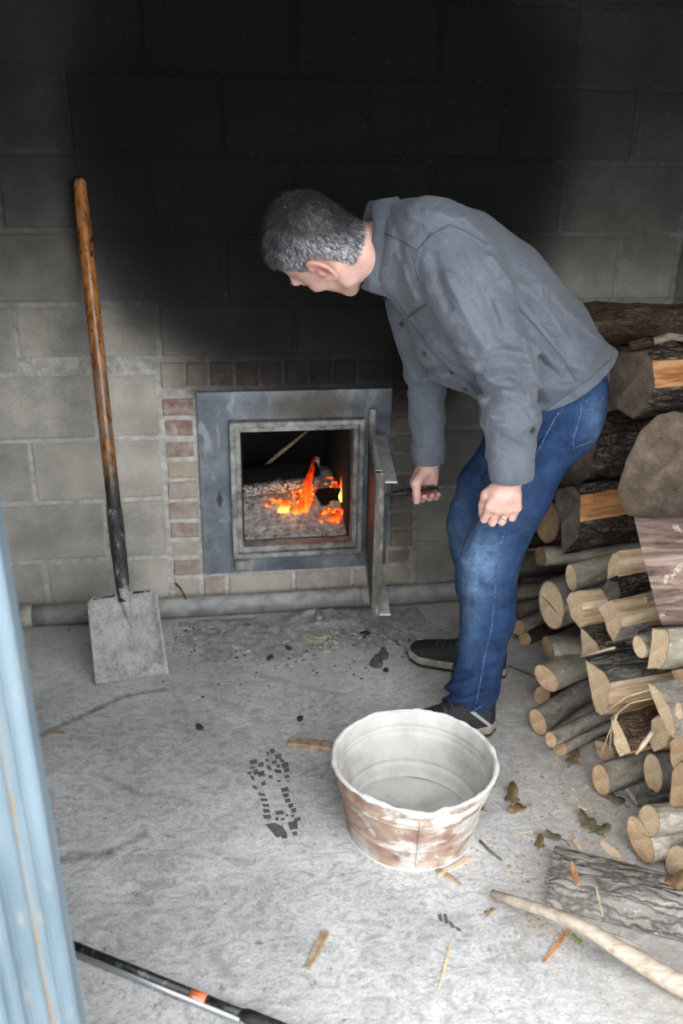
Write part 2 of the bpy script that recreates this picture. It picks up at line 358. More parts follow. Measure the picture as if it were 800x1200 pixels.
        g.set(Base_Color=c, Roughness=.92, Specular_IOR_Level=.12)
        h = g.math('ADD', n, g.math('MULTIPLY', g.ramp(v, [(0, 0), (.25, 1)]), .9*fis)); g.bump(h, .9*str_, .012*str_); MAT[nm] = g.m
    bark('bark_dark', (.040, .030, .024), (.115, .088, .070), (.27, .22, .18), 1.0, 1.0, None, .9, 18, 75)
    bark('bark_brown', (.06, .036, .024), (.16, .10, .068), (.28, .19, .13), 1.0, 1.0, None, .6)
    bark('bark_grey', (.12, .10, .08), (.26, .228, .19), (.42, .385, .335), 1.0, .55, None, .25, 40, 60)
    bark('bark_moss', (.13, .112, .083), (.265, .238, .185), (.42, .395, .33), 1.0, .5, (.235, .225, .145), .12, 40, 60)
    bark('bark_slab', (.13, .115, .10), (.235, .215, .19), (.36, .335, .30), .8, 1.0, None, .75, 12, 60)
    g = G('bark_pink'); p = g.obj(); n = g.noise(g.mapv(p, (.16, 1, 1)), 30, 8, .72, 1.0)
    c = g.ramp(n, [(.28, (.035, .024, .02)), (.43, (.12, .078, .062)), (.56, (.215, .145, .118)), (.72, (.34, .255, .205))])
    li = g.ramp(g.noise(p, 13, 6, .6), [(.63, 0), (.67, 1)]); c = g.mix(g.math('MULTIPLY', li, .85), c, (.46, .41, .33))
    g.set(Base_Color=c, Roughness=.9); g.bump(n, .7, .008); MAT['bark_pink'] = g.m
    def cut(nm, a, b, cc, ring=1.0, streak=.0):
        g = G(nm); p = g.obj(); q = g.mapv(p, (0.05, 1, 1))
        r = g.wave(q, 38, 5.0, 4, 'RINGS', 'X', 2.2); rim = g.attr('rim', 'Fac')
        n = g.noise(p, 22, 7, .7)
        c = g.ramp(n, [(.25, a), (.5, b), (.75, cc)])
        c = g.mix(.16*ring, c, g.mix(1.0, c, g.ramp(r, [(.2, .45), (.6, 1.1)]), 'MULTIPLY'))
        heart = g.ramp(g.noise(p, 9, 3, .5), [(.5, 0), (.66, 1)]); c = g.mix(g.math('MULTIPLY', heart, .25), c, g.mix(1.0, c, (.62, .5, .4), 'MULTIPLY'))
        saw = g.noise(g.mapv(p, (1, 1, 14), rot=(.5, 0, 0)), 30, 4, .7); c = g.mix(.55, c, g.mix(1.0, c, g.ramp(saw, [(.15, .72), (.6, 1.05)]), 'MULTIPLY'))
        c = g.mix(.7, c, g.mix(1.0, c, g.ramp(g.noise(p, 190, 4, .8), [(.15, .72), (.6, 1.06)]), 'MULTIPLY'))
        ck = g.ramp(g.noise(g.mapv(p, (1, 1, 5)), 14, 4, .5, 1.5), [(.25, .25), (.30, 1)]); c = g.mix(.3, c, g.mix(1.0, c, ck, 'MULTIPLY'))
        c = g.mix(1.0, c, g.ramp(g.rand(), [(0, .80), (1, 1.12)]), 'MULTIPLY')
        c = g.mix(g.smooth(rim, .35, .95, 0, .75), c, (.10, .07, .05))
        g.set(Base_Color=c, Roughness=.88, Specular_IOR_Level=.12); g.bump(g.math('ADD', g.math('MULTIPLY', saw, 1.5), g.noise(p, 120, 4)), .35, .003); MAT[nm] = g.m
    cut('cut_fresh', (.52, .365, .215), (.66, .50, .32), (.74, .60, .42))
    cut('cut_tan', (.38, .245, .135), (.54, .375, .22), (.64, .48, .31))
    cut('cut_old', (.10, .075, .055), (.17, .13, .098), (.26, .21, .165))
    cut('cut_grey', (.075, .065, .055), (.13, .115, .10), (.21, .19, .165), .5)
    def split(nm, a, b, cc, str_=.8):
        g = G(nm); p = g.obj(); n = g.noise(g.mapv(p, (.10, 1, 1)), 48, 7, .7, .7)
        c = g.ramp(n, [(.26, a), (.48, b), (.72, cc)])
        c = g.mix(.6, c, g.mix(1.0, c, g.ramp(g.noise(p, 7, 4), [(.3, .7), (.65, 1.1)]), 'MULTIPLY'))
        g.set(Base_Color=c, Roughness=.82, Specular_IOR_Level=.2); g.bump(n, str_, .007); MAT[nm] = g.m
    split('split_fresh', (.34, .19, .09), (.57, .40, .24), (.74, .60, .42), 1.0)
    split('split_orange', (.22, .085, .028), (.42, .19, .07), (.55, .33, .16))
    split('split_grey', (.13, .10, .075), (.25, .20, .155), (.40, .34, .27))
    g = G('driftwood_stick'); p = g.obj(); c = g.ramp(g.noise(g.mapv(p, (2, 9, 9), rot=(0, 0, .55)), 9, 7, .7), [(.12, (.13, .08, .052)), (.32, (.28, .22, .165)), (.55, (.38, .32, .255)), (.85, (.46, .405, .335))])
    g.set(Base_Color=c, Roughness=.85); g.bump(g.noise(p, 60, 4), .3, .003); MAT['stick'] = g.m
    # person
    g = G('skin'); p = g.obj(); c = g.ramp(g.noise(p, 26, 5, .6), [(.2, (.52, .29, .235)), (.5, (.62, .385, .325)), (.8, (.68, .45, .39))])
    rd = g.attr('red', 'Fac'); c = g.mix(rd, c, (.50, .17, .125))
    g.set(Base_Color=c, Roughness=.52, Specular_IOR_Level=.35, Subsurface_Weight=.12, Subsurface_Scale=.01); g.b.inputs['Subsurface Radius'].default_value = (1, .35, .2)
    g.bump(g.noise(p, 260, 4, .7), .12, .002); MAT['skin'] = g.m
    g = G('salt_and_pepper_hair'); c = g.attr('tone'); g.set(Base_Color=c, Roughness=.45, Specular_IOR_Level=.5); MAT['hair'] = g.m
    g = G('grey_cotton_shirt'); p = g.obj()
    c = g.ramp(g.noise(p, 7, 5, .6), [(.3, (.102, .116, .142)), (.7, (.135, .152, .182))])
    wv = g.noise(p, 420, 2, .6); c = g.mix(.35, c, g.mix(1.0, c, g.ramp(wv, [(.35, .7), (.65, 1.2)]), 'MULTIPLY'))
    g.set(Base_Color=c, Roughness=.8, Specular_IOR_Level=.2, Sheen_Weight=.12, Sheen_Roughness=.5)
    g.bump(g.math('ADD', g.math('MULTIPLY', g.noise(p, 17, 4, .52, .8), 3.3), g.math('MULTIPLY', wv, .25)), .5, .006); MAT['shirt'] = g.m
    g = G('shirt_stitching'); g.set(Base_Color=(.075, .085, .105), Roughness=.85); MAT['stitch'] = g.m
    g = G('dark_shirt_button'); g.set(Base_Color=(.045, .035, .035), Roughness=.4); MAT['button'] = g.m
    g = G('blue_denim'); p = g.obj()
    wear = g.attr('wear', 'Fac'); n = g.noise(p, 14, 6, .7)
    c = g.ramp(n, [(.3, (.013, .030, .080)), (.7, (.026, .058, .140))])
    c = g.mix(g.math('MULTIPLY', wear, g.ramp(g.noise(p, 35, 6, .75), [(.3, .45), (.65, 1)])), c, (.15, .245, .40))
    wv = g.noise(g.mapv(p, (1, 1, 1.6)), 330, 3, .8); c = g.mix(.65, c, g.mix(1.0, c, g.ramp(wv, [(.33, .55), (.66, 1.5)]), 'MULTIPLY'))
    g.set(Base_Color=c, Roughness=.85, Specular_IOR_Level=.15)
    g.bump(g.math('ADD', g.math('MULTIPLY', g.noise(p, 20, 3, .5, .4), 2.6), g.math('MULTIPLY', wv, .5)), .6, .006); MAT['denim'] = g.m
    g = G('denim_stitch'); p = g.obj(); g.set(Base_Color=g.ramp(g.noise(p, 130, 3), [(.40, (.025, .05, .12)), (.65, (.10, .15, .25))]), Roughness=.85); MAT['dstitch'] = g.m
    g = G('black_shoe_mesh'); p = g.obj(); g.set(Base_Color=(.012, .013, .014), Roughness=.7); g.bump(g.voro(p, 420), .4, .002); MAT['shoe'] = g.m
    g = G('shoe_stripe'); g.set(Base_Color=(.34, .35, .36), Roughness=.5); MAT['stripe'] = g.m
    g = G('dark_lace'); g.set(Base_Color=(.10, .10, .10), Roughness=.8); MAT['lace'] = g.m
    g = G('tan_rubber_sole'); p = g.obj(); g.set(Base_Color=g.ramp(g.noise(p, 40, 5), [(.3, (.20, .18, .15)), (.7, (.33, .30, .255))]), Roughness=.8); MAT['sole'] = g.m
    g = G('black_tread'); g.set(Base_Color=(.015, .015, .015), Roughness=.8); MAT['tread'] = g.m
    g = G('polished_ring'); g.set(Base_Color=(.85, .82, .74), Metallic=1.0, Roughness=.15); MAT['ring'] = g.m
    g = G('eye_white'); g.set(Base_Color=(.75, .72, .70), Roughness=.25); MAT['eye'] = g.m
    # foreground
    g = G('pale_blue_paint'); p = g.pos(); c = g.ramp(g.noise(g.mapv(p, (4, 4, .8)), 5, 6, .6), [(.3, (.115, .165, .20)), (.7, (.165, .225, .265))])
    ru = g.ramp(g.noise(g.mapv(p, (5, 5, 1.5)), 9, 6, .7), [(.64, 0), (.72, 1)]); c = g.mix(g.math('MULTIPLY', ru, .55), c, (.27, .25, .215))
    g.set(Base_Color=c, Roughness=.5, Specular_IOR_Level=.4); g.bump(g.noise(p, 30, 4), .15, .004); MAT['blue'] = g.m
    g = G('rust_seam'); p = g.pos(); g.set(Base_Color=g.ramp(g.noise(g.mapv(p, (5, 5, 1.5)), 12, 5), [(.35, (.16, .20, .22)), (.65, (.20, .165, .125))]), Roughness=.7); MAT['rust_seam'] = g.m
    g = G('black_pole'); p = g.obj(); g.set(Base_Color=g.ramp(g.noise(p, 60, 5, .7), [(.5, (.012, .012, .013)), (.72, (.10, .10, .10))]), Roughness=.35, Metallic=.3); MAT['pole'] = g.m
    g = G('grey_pole'); g.set(Base_Color=(.30, .31, .31), Roughness=.4, Metallic=.6); MAT['pole_grey'] = g.m
    g = G('orange_label'); g.set(Base_Color=(.62, .13, .06), Roughness=.5); MAT['orange'] = g.m
    g = G('pale_print'); g.set(Base_Color=(.62, .63, .63), Roughness=.5); MAT['print'] = g.m
    # debris
    for nm, a, b in (('leaf_brown', (.10, .062, .025), (.26, .17, .075)), ('leaf_olive', (.075, .062, .03), (.18, .15, .08)), ('chip_orange', (.30, .13, .06), (.46, .25, .13)),
                     ('chip_pale', (.46, .34, .22), (.64, .52, .38)), ('straw', (.46, .36, .21), (.62, .52, .34)), ('twig', (.06, .052, .047), (.14, .12, .11)),
                     ('green_leaf', (.16, .20, .07), (.27, .31, .13)), ('charcoal', (.010, .010, .011), (.035, .034, .034)), ('wet', (.07, .068, .06), (.13, .125, .11)), ('wood_grime', (.22, .15, .09), (.45, .35, .235)), ('dark_knob', (.035, .035, .036), (.12, .12, .12))):
        g = G(nm); p = g.obj(); n = g.noise(p, 45, 5, .65); g.set(Base_Color=g.ramp(n, [(.3, a), (.7, b)]), Roughness=.85); g.bump(n, .4, .003); MAT[nm] = g.m
mk()
# ================================================================== STRUCTURE
rng = random.Random(7)
BH, BP, J = 0.2032, 0.4064, 0.014
def slab(bm, x0, x1, y0, y1, z0, z1): bm_box(bm, (x0, y0, z0), (x1, y1, z1))
bm = bmesh.new()
HX0, HX1, HZ0, HZ1 = .600, 1.035, .195, .665         # hole for the firebox
slab(bm, -.9, HX0, 0.004, .20, -.05, 2.30); slab(bm, HX1, 2.06, 0.004, .20, -.05, 2.30)
slab(bm, HX0, HX1, 0.004, .20, HZ1, 2.30); slab(bm, HX0, HX1, 0.004, .20, -.05, HZ0)
wall_back = tag(bmobj('wall_back', bm, MAT['mortar']), 'sooty, blackened concrete block wall behind the furnace', None, None, 'structure')
def piece(name, x0, x1, z0, z1, mat, parent, y=0.0, depth=.03, ch=.005, jit=.003):
    """masonry piece: chamfered front, back sunk in the mortar"""
    yf = y+rng.uniform(-jit, jit*.6); V = []
    for (ins, yy) in ((0, y+depth), (0, yf+ch*.8), (ch, yf)):
        for (sx, sz) in ((0, 0), (1, 0), (1, 1), (0, 1)):
            V.append(((x0+ins, x1-ins)[sx]+rng.uniform(-.002, .002), yy, (z0+ins, z1-ins)[sz]+rng.uniform(-.002, .002)))
    Fc = [(8, 9, 10, 11)]
    for a in (0, 4):
        for k in range(4): Fc.append((a+k, a+(k+1) % 4, a+4+(k+1) % 4, a+4+k))
    return mesh(name, V, Fc, mat, parent)
SX0, SX1, SZ1 = .405, 1.215, .85
for m in range(11):
    z0, z1 = m*BH+J/2, (m+1)*BH-J/2
    off = 0 if m % 2 == 0 else .5
    for n in range(-3, 6):
        x0, x1 = (n+off)*BP+J/2, (n+off+1)*BP-J/2
        x0 = max(x0, -.85); x1 = min(x1, 2.02)
        if x1-x0 < .04: continue
        spans = [(x0, x1, z0, z1)]
        if z0 < SZ1-.05:
            spans = []
            if x0 < SX0-.03: spans.append((x0, min(x1, SX0-J), z0, z1))
            if x1 > SX1+.03: spans.append((max(x0, SX1+J), x1, z0, z1))
        elif m == 4 and x1 > .2 and x0 < SX1: spans = [(x0, x1, SZ1+.012, z1)]
        for s in spans:
            if s[1]-s[0] > .03: piece('concrete_block', *s, MAT['block'], wall_back)
# rowlock course and brick jambs round the steel plate
x = SX0
while x < SX1-.03:
    wd = rng.uniform(.060, .068); piece('brick', x, min(x+wd, SX1), .768+rng.uniform(-.003, .003), .842, MAT['brick'], wall_back, ch=.004, jit=.004); x += wd+.011
for xa, xb in ((SX0+.002, .499), (1.132, 1.212)):
    z = .135
    while z < .74:
        h = rng.uniform(.050, .058); piece('brick', xa+rng.uniform(-.004, .004), xb+rng.uniform(-.004, .0), z, min(z+h, .757), MAT['brick'], wall_back, ch=.005, jit=.005); z += h+.0135
for xa, xb in ((.407, .492), (.505, .575), (.588, .80), (.812, 1.00), (1.012, 1.21)):
    piece('brick', xa, xb, .006, .122, MAT['brick'], wall_back, ch=.005, jit=.004)
# right wall, blocks where it shows
wall_right = tag(box('wall_right', (2.036, -1.75, -.05), (2.20, .2, 2.30), MAT['mortar']), 'concrete block side wall behind the firewood', None, None, 'structure')
for m in range(3, 10):
    z0, z1 = m*BH+J/2, (m+1)*BH-J/2; yy = -.01 if m % 2 else -.01-BP/2
    if m % 2 == 0:
        segs = [(-.01, yy)]+[(yy-J, yy-BP), (yy-BP-J, yy-2*BP)]
    else: segs = [(yy, yy-BP), (yy-BP-J, yy-2*BP)]
    for ya, yb in segs:
        V = []
        for ins, xx in ((0, 2.06), (0, 2.032), (.005, 2.027+rng.uniform(-.002, .002))):
            for sy, sz in ((0, 0), (1, 0), (1, 1), (0, 1)): V.append((xx, (ya-ins, yb+ins)[sy], (z0+ins, z1-ins)[sz]))
        Fc = [(8, 9, 10, 11)]+[(a+k, a+(k+1) % 4, a+4+(k+1) % 4, a+4+k) for a in (0, 4) for k in range(4)]
        mesh('concrete_block', V, Fc, MAT['block'], wall_right)
tag(box('wall_left', (-1.05, -1.75, -.05), (-.86, .2, 2.30), MAT['block']), None, None, None, 'structure')
tag(box('ceiling', (-1.05, -1.95, 2.30), (2.25, .25, 2.42), MAT['roof']), None, None, None, 'structure')
tag(box('floor', (-6, -9, -.12), (8, .2, 0), MAT['floor']), 'grey scuffed concrete floor', None, None, 'structure')
# front: pale blue steel door frame on the left of the doorway
bm = bmesh.new(); bm_box(bm, (-1.05, -1.90, -.05), (.10, -1.78, 2.30)); tag(bmobj('wall_front', bm, MAT['blue']), None, None, None, 'structure')
tag(box('front_light_blocker', (1.80, -1.90, -.05), (2.25, -1.78, 2.30), MAT['blue']), None, None, None, 'structure')  # unseen panel added beside the doorway to cut light on the right logs
bm = bmesh.new(); bm_box(bm, (.10, -1.92, 2.12), (2.2, -1.76, 2.30)); tag(bmobj('trim_1', bm, MAT['blue']), 'lintel over the doorway', None, None, 'structure')
dj = empty('door_1', (.33, -1.75, 0)); tag(dj, 'pale blue painted steel door frame out of focus at the left', None, None, 'structure')
def jamb_strip(name, pts, mat):
    """vertical folded-sheet profile, pts in plan (x,y)"""
    V = []; n = len(pts)
    for z in (-0.0, 2.12):
        for (x, y) in pts: V.append((x-.33, y+1.75, z))
    Fc = [(i, (i+1) % n, n+(i+1) % n, n+i) for i in range(n)]+[tuple(range(n-1, -1, -1)), tuple(range(n, 2*n))]
    bm = bmesh.new(); vs_ = [bm.verts.new(v) for v in V]
    for f in Fc: bm.faces.new([vs_[i] for i in f])
    bmesh.ops.recalc_face_normals(bm, faces=bm.faces)
    vert = [e for e in bm.edges if abs(e.verts[0].co.z-e.verts[1].co.z) > 1]
    bmesh.ops.bevel(bm, geom=vert, offset=.003, segments=2, affect='EDGES')
    return bmobj(name, bm, mat, dj)
dj.rotation_euler = (0, math.radians(-1.25), 0); dj.location.x = .335
jamb_strip('jamb', [(.328, -1.70), (.334, -1.765), (.318, -1.775), (.318, -1.79), (.285, -1.80), (.285, -1.825), (.10, -1.835), (.10, -1.70)], MAT['blue'])
jamb_strip('rust_bead', [(.3135, -1.790), (.311, -1.7965), (.306, -1.7985), (.3075, -1.792)], MAT['rust_seam'])
jamb_strip('stop_ridge', [(.27, -1.822), (.272, -1.842), (.235, -1.845), (.233, -1.824)], MAT['blue'])

# ================================================================== FURNACE
fur = tag(empty('wood_furnace', (.81, 0, 0)), 'blue-grey steel furnace front with open firebox set in the block wall', 'furnace')
OX = .81
def fbox(name, lo, hi, mat, parent=fur, bev=.002):
    return box(name, (lo[0]-OX, lo[1], lo[2]), (hi[0]-OX, hi[1], hi[2]), mat, parent, bev)
def ring(name, o, i, y0, y1, mat, parent=fur, bev=.0015):
    """rectangular ring plate; o,i = (x0,x1,z0,z1)"""
    V = []
    for y in (y0, y1):
        for r in (o, i):
            V += [(r[0]-OX, y, r[2]), (r[1]-OX, y, r[2]), (r[1]-OX, y, r[3]), (r[0]-OX, y, r[3])]
    Fc = []
    for k in range(4):
        j = (k+1) % 4
        Fc += [(k, j, 4+j, 4+k), (8+k, 12+k, 12+j, 8+j), (k, 8+k, 8+j, j), (4+k, 4+j, 12+j, 12+k)]
    bm = bmesh.new(); vs_ = [bm.verts.new(v) for v in V]
    for f in Fc: bm.faces.new([vs_[q] for q in f])
    if bev:
        bmesh.ops.recalc_face_normals(bm, faces=bm.faces)
        bmesh.ops.bevel(bm, geom=[e for e in bm.edges if e.calc_face_angle(0) > .5], offset=bev, segments=1, affect='EDGES')
    return bmobj(name, bm, mat, parent)
FP = (.508, 1.120, .137, .752)
ring('face_plate', FP, (.604, 1.031, .199, .661), -.012, .006, MAT['steel'])
ring('opening_frame', (.604, 1.030, .199, .660), (.620, 1.014, .215, .644), -.040, .04, MAT['dusty_steel'])
ring('inner_frame', (.6203, 1.0137, .2153, .6437), (.638, .998, .234, .625), -.024, .03, MAT['dusty_steel'])
fbox('catch_tab', (.607, -.045, .160), (.655, -.013, .192), MAT['dusty_steel'], bev=.008)
bm = bmesh.new()   # firebox: five inner faces
a0, a1, b0, b1, yb = .625, 1.010, .215, .650, .62
for q in ([(a0, .03, b0), (a0, yb, b0), (a0, yb, b1), (a0, .03, b1)], [(a1, .03, b0), (a1, .03, b1), (a1, yb, b1), (a1, yb, b0)], [(a0, .03, b0), (a1, .03, b0), (a1, yb, b0), (a0, yb, b0)],
          [(a0, .03, b1), (a0, yb, b1), (a1, yb, b1), (a1, .03, b1)], [(a0, yb, b0), (a1, yb, b0), (a1, yb, b1), (a0, yb, b1)]):
    bm.faces.new([bm.verts.new((x-OX, y, z)) for x, y, z in q])
firebox = bmobj('firebox', bm, MAT['firebox'], fur)
so = firebox.modifiers.new('wall_thickness', 'SOLIDIFY'); so.thickness = .02; so.offset = 1
fbox('hinge_post', (1.046, -.030, .150), (1.066, -.0125, .690), MAT['dusty_steel'], bev=.002)

# door, swung open towards the camera; local +x runs along the open door, local +y is its outer side
door = box('door', (0, 0, .203), (.449, .010, .634), MAT['iron'], fur, .002)
door.location = (1.045-OX, -.032, 0); door.rotation_euler = (0, 0, math.radians(-97.7))
def dbox(name, lo, hi, mat, bev=.002): return box(name, lo, hi, mat, door, bev)
dbox('door_rim', (.437, -.006, .200), (.455, .020, .638), MAT['worn_iron'])
dbox('door_rim', (.0, -.006, .618), (.4365, .0, .640), MAT['dusty_steel'])
dbox('door_rim', (.0, -.006, .198), (.4365, .0, .220), MAT['dusty_steel'])
dbox('top_edge', (.0, .0, .6345), (.4365, .013, .640), MAT['flange'], .001)
dbox('top_flange', (.012, .0135, .606), (.449, .054, .6125), MAT['flange'])
dbox('top_flange', (.012, .0105, .606), (.449, .0132, .640), MAT['flange'], .0008)
dbox('bottom_flange', (.18, .0105, .203), (.452, .050, .2095), MAT['flange'])
dbox('latch_plate', (.405, .0105, .535), (.447, .020, .60), MAT['dusty_steel'])
def dtube(name, path, r, mat, parent=door, seg=8): return tube(name, path, r, mat, parent, seg)
dtube('latch_rod', [(.428, .018, .30), (.428, .018, .59)], .005, MAT['iron'])
dtube('hinge_barrel', [(.004, .012, .52), (.004, .012, .59)], .011, MAT['dusty_steel'], seg=14)
dtube('hinge_barrel', [(.004, .012, .25), (.004, .012, .32)], .011, MAT['dusty_steel'], seg=14)
# handle rod with coiled wire grip, running out of the door's near edge (world space, then kept under the door)
H0, H1 = aty(449, 581, -.462), aty(517, 571, -.462)
hd = (H1-H0)/np.linalg.norm(H1-H0)
door_mw = Matrix.Translation((1.045, -.032, 0)) @ Matrix.Rotation(math.radians(-97.7), 4, 'Z'); dinv = door_mw.inverted()
def dl(p): return np.array(dinv @ Vector(p))
dtube('handle_rod', [dl(H0-hd*.006), dl(H0+hd*.05), dl(H1-hd*.01)], .0036, MAT['iron'])
L_ = np.linalg.norm(H1-H0); up_ = np.array([0, 0, 1.0]); sd_ = np.cross(hd, up_); sd_ /= np.linalg.norm(sd_); up_ = np.cross(sd_, hd)
cp = []
for i in range(15*14+1):
    t = i/(15*14); a = t*15*2*math.pi; r = .0045+.0075*math.sin(math.pi*min(max(t*.94+.03, 0), 1))**.7
    cp.append(dl(H0+hd*(.018+t*(L_-.026))+r*(math.cos(a)*up_+math.sin(a)*sd_)))
dtube('coil_grip', cp, .0017, MAT['spring'], seg=6)
# keeper lugs on the wall side of the door
for z, r in ((.36, .011), (.30, .012), (.262, .015)):
    fbox('keeper_lug', (1.066, -.055, z), (1.094, -.014, z+r*1.5), MAT['dusty_steel'], bev=.004)

# ---------------------------------------------------------------- fire inside
def heap(name, x0, x1, y0, y1, hfun, mat, nx=60, ny=60, base=.216):
    V = []; Fc = []
    for j in range(ny+1):
        for i in range(nx+1):
            x = x0+(x1-x0)*i/nx; y = y0+(y1-y0)*j/ny; V.append((x, y))
    ZZ = hfun(np.array([v[0] for v in V]), np.array([v[1] for v in V])); V = [(v[0], v[1], z) for v, z in zip(V, ZZ)]
    n = (nx+1)*(ny+1)
    for j in range(ny):
        for i in range(nx): a = j*(nx+1)+i; Fc.append((a, a+1, a+nx+2, a+nx+1))
    rim = [i for i in range(nx+1)]+[j*(nx+1)+nx for j in range(1, ny+1)]+[ny*(nx+1)+i for i in range(nx-1, -1, -1)]+[j*(nx+1) for j in range(ny-1, 0, -1)]
    m = len(rim)
    V += [(V[r][0], V[r][1], base) for r in rim]
    for k in range(m): Fc.append((rim[k], n+k, n+(k+1) % m, rim[(k+1) % m]))
    Fc.append(tuple(n+k for k in range(m)))
    return mesh(name, V, Fc, mat, None, True)
def ash_h(x, y):
    sc_ = np.isscalar(x); x = np.atleast_1d(x).astype(float); y = np.atleast_1d(y).astype(float); o = np.ones_like(x)
    t = np.clip((y-.035)/.25, 0, 1)
    z = np.maximum(.2165, .242+.085*t*t*(3-2*t)+.010*fbm(np.stack([x*22, y*22, o*1.3], 1), 3, 3)+.007*np.abs(vnoise(np.stack([x*60, y*60, o*4.1], 1), 9)))
    return float(z[0]) if sc_ else z
tag(heap('ash_bed', .6265, 1.0085, .034, .50, ash_h, MAT['ash'], 76, 76), 'bed of pale grey ash on the firebox floor', 'ash', None, 'stuff')
rf = random.Random(3)
def lump(bm, c, r, sq=1.0, seed=0, sub=1):
    res = bmesh.ops.create_icosphere(bm, subdivisions=sub, radius=1.0)
    vs_ = res['verts']; P = np.array([v.co[:] for v in vs_]); k = 1+.38*vnoise(P*1.7+seed*7.1, seed)
    e = Matrix.Rotation(seed*1.7, 3, 'Z') @ Matrix.Rotation(seed*.9, 3, 'X')
    for v, s_ in zip(vs_, k):
        w_ = e @ Vector((v.co.x*1.25, v.co.y*.9, v.co.z*sq)); v.co = Vector(c)+w_*(r*s_)
_bl = []
for _s in range(16):
    _b = bmesh.new(); lump(_b, (0, 0, 0), 1.0, 1.0, _s*3+1); _b.verts.ensure_lookup_table(); _bl.append((np.array([v.co[:] for v in _b.verts]), [tuple(v.index for v in f.verts) for f in _b.faces])); _b.free()
class Lumps:
    """many small irregular lumps gathered into one mesh"""
    def __init__(self): self.V = []; self.F = []; self.n = 0
    def add(self, c, r, sq, seed):
        V_, F_ = _bl[seed % 16]; self.V.append(V_*np.array([r, r, r*sq])+np.asarray(c)); self.F += [tuple(q+self.n for q in f_) for f_ in F_]; self.n += len(V_)
    def build(self, name, mat): return mesh(name, np.concatenate(self.V), self.F, mat)
lm = Lumps(); xs = [rf.uniform(.645, .99) for i in range(230)]; ys = [rf.uniform(.05, .26) for i in range(230)]; zs_ = ash_h(np.array(xs), np.array(ys))
for i in range(230): lm.add((xs[i], ys[i], zs_[i]+rf.uniform(-.002, .004)), rf.uniform(.004, .014), .6, i)
tag(lm.build('ash_flakes', MAT['ash']), 'loose white ash flakes lying on the ash bed', 'ash', None, 'stuff')
lm = Lumps()
def strew(n, u0, u1, v0, v1, y0, y1, r0, r1):
    for i in range(n):
        c = aty(rf.uniform(u0, u1), rf.uniform(v0, v1), rf.uniform(y0, y1)); lm.add(c, rf.uniform(r0, r1), .8, rf.randint(0, 9999))
strew(110, 312, 368, 586, 603, .17, .21, .005, .011); strew(60, 340, 368, 570, 596, .18, .24, .005, .010)
strew(70, 372, 412, 597, 614, .10, .16, .005, .011); strew(26, 380, 411, 560, 590, .20, .26, .005, .010); strew(20, 302, 330, 583, 594, .2, .24, .004, .008)
strew(40, 352, 368, 545, 590, .20, .23, .004, .009)
tag(lm.build('ember_heap', MAT['ember']), 'heap of glowing red and orange embers under the charred logs', 'embers', None, 'stuff')
def charlog(name, A, B, r, label, flat=(1.0, 1.0), ashside=(-.25, -.75, -1), seed=1, amin=.0):
    A = np.array(A); B = np.array(B); ax = (B-A); L = np.linalg.norm(ax); ax /= L
    side = np.cross(ax, [0, 0, 1.0]); side /= np.linalg.norm(side); up = np.cross(side, ax)
    N, S = 26, 30; V = []; Fc = []; A_ = np.array(ashside, float); A_ /= np.linalg.norm(A_); w_ = []
    t = np.repeat(np.arange(N+1)/N, S)[:, None]; a = np.tile(2*math.pi*np.arange(S)/S, N+1)[:, None]
    d = np.cos(a)*side*flat[0]+np.sin(a)*up*flat[1]; e = np.minimum(1, (.5+np.minimum(t, 1-t)*7)**.5); p = A+ax*L*t+d*r*e
    p = p+d*r*.10*fbm(p*28, seed, 2)[:, None]; V = p; dn = d/np.linalg.norm(d, axis=1)[:, None]
    w_ = np.clip(((dn@A_)-.42)*3.0+.35*vnoise(p*22, seed+5)+amin, 0, 1)
    for i in range(N):
        for k in range(S): k2 = (k+1) % S; Fc.append((i*S+k, i*S+k2, (i+1)*S+k2, (i+1)*S+k))
    Fc += [tuple(range(S-1, -1, -1)), tuple(N*S+k for k in range(S))]
    o = mesh(name, V, Fc, MAT['char'], None, True); at = o.data.attributes.new('ashy', 'FLOAT', 'POINT'); at.data.foreach_set('value', w_)
    return tag(o, label, 'firewood', 'logs burning in the firebox')
charlog('charred_log', aty(277, 566, .20), aty(372, 555, .24), .052, 'large charred log with cracked white ash underside at left in the firebox', seed=2)
charlog('charred_log', aty(372, 586, .20), aty(420, 578, .24), .038, 'smaller black charred log at the right side of the firebox', ashside=(0, -.3, -1), seed=8)
charlog('charred_log', aty(354, 612, .27), aty(370, 535, .27), .018, 'upright burnt stub glowing between two charred logs', ashside=(1, -1, 0), seed=11)
tw = [aty(u, v, y) for u, v, y in ((300, 556, .30), (322, 536, .31), (342, 520, .33), (362, 503, .35))]
tag(tube('charred_stick', tw, [.006, .007, .006, .004], MAT['wood_grime'], None, 7), 'thin dark stick leaning at the back of the firebox', 'stick')
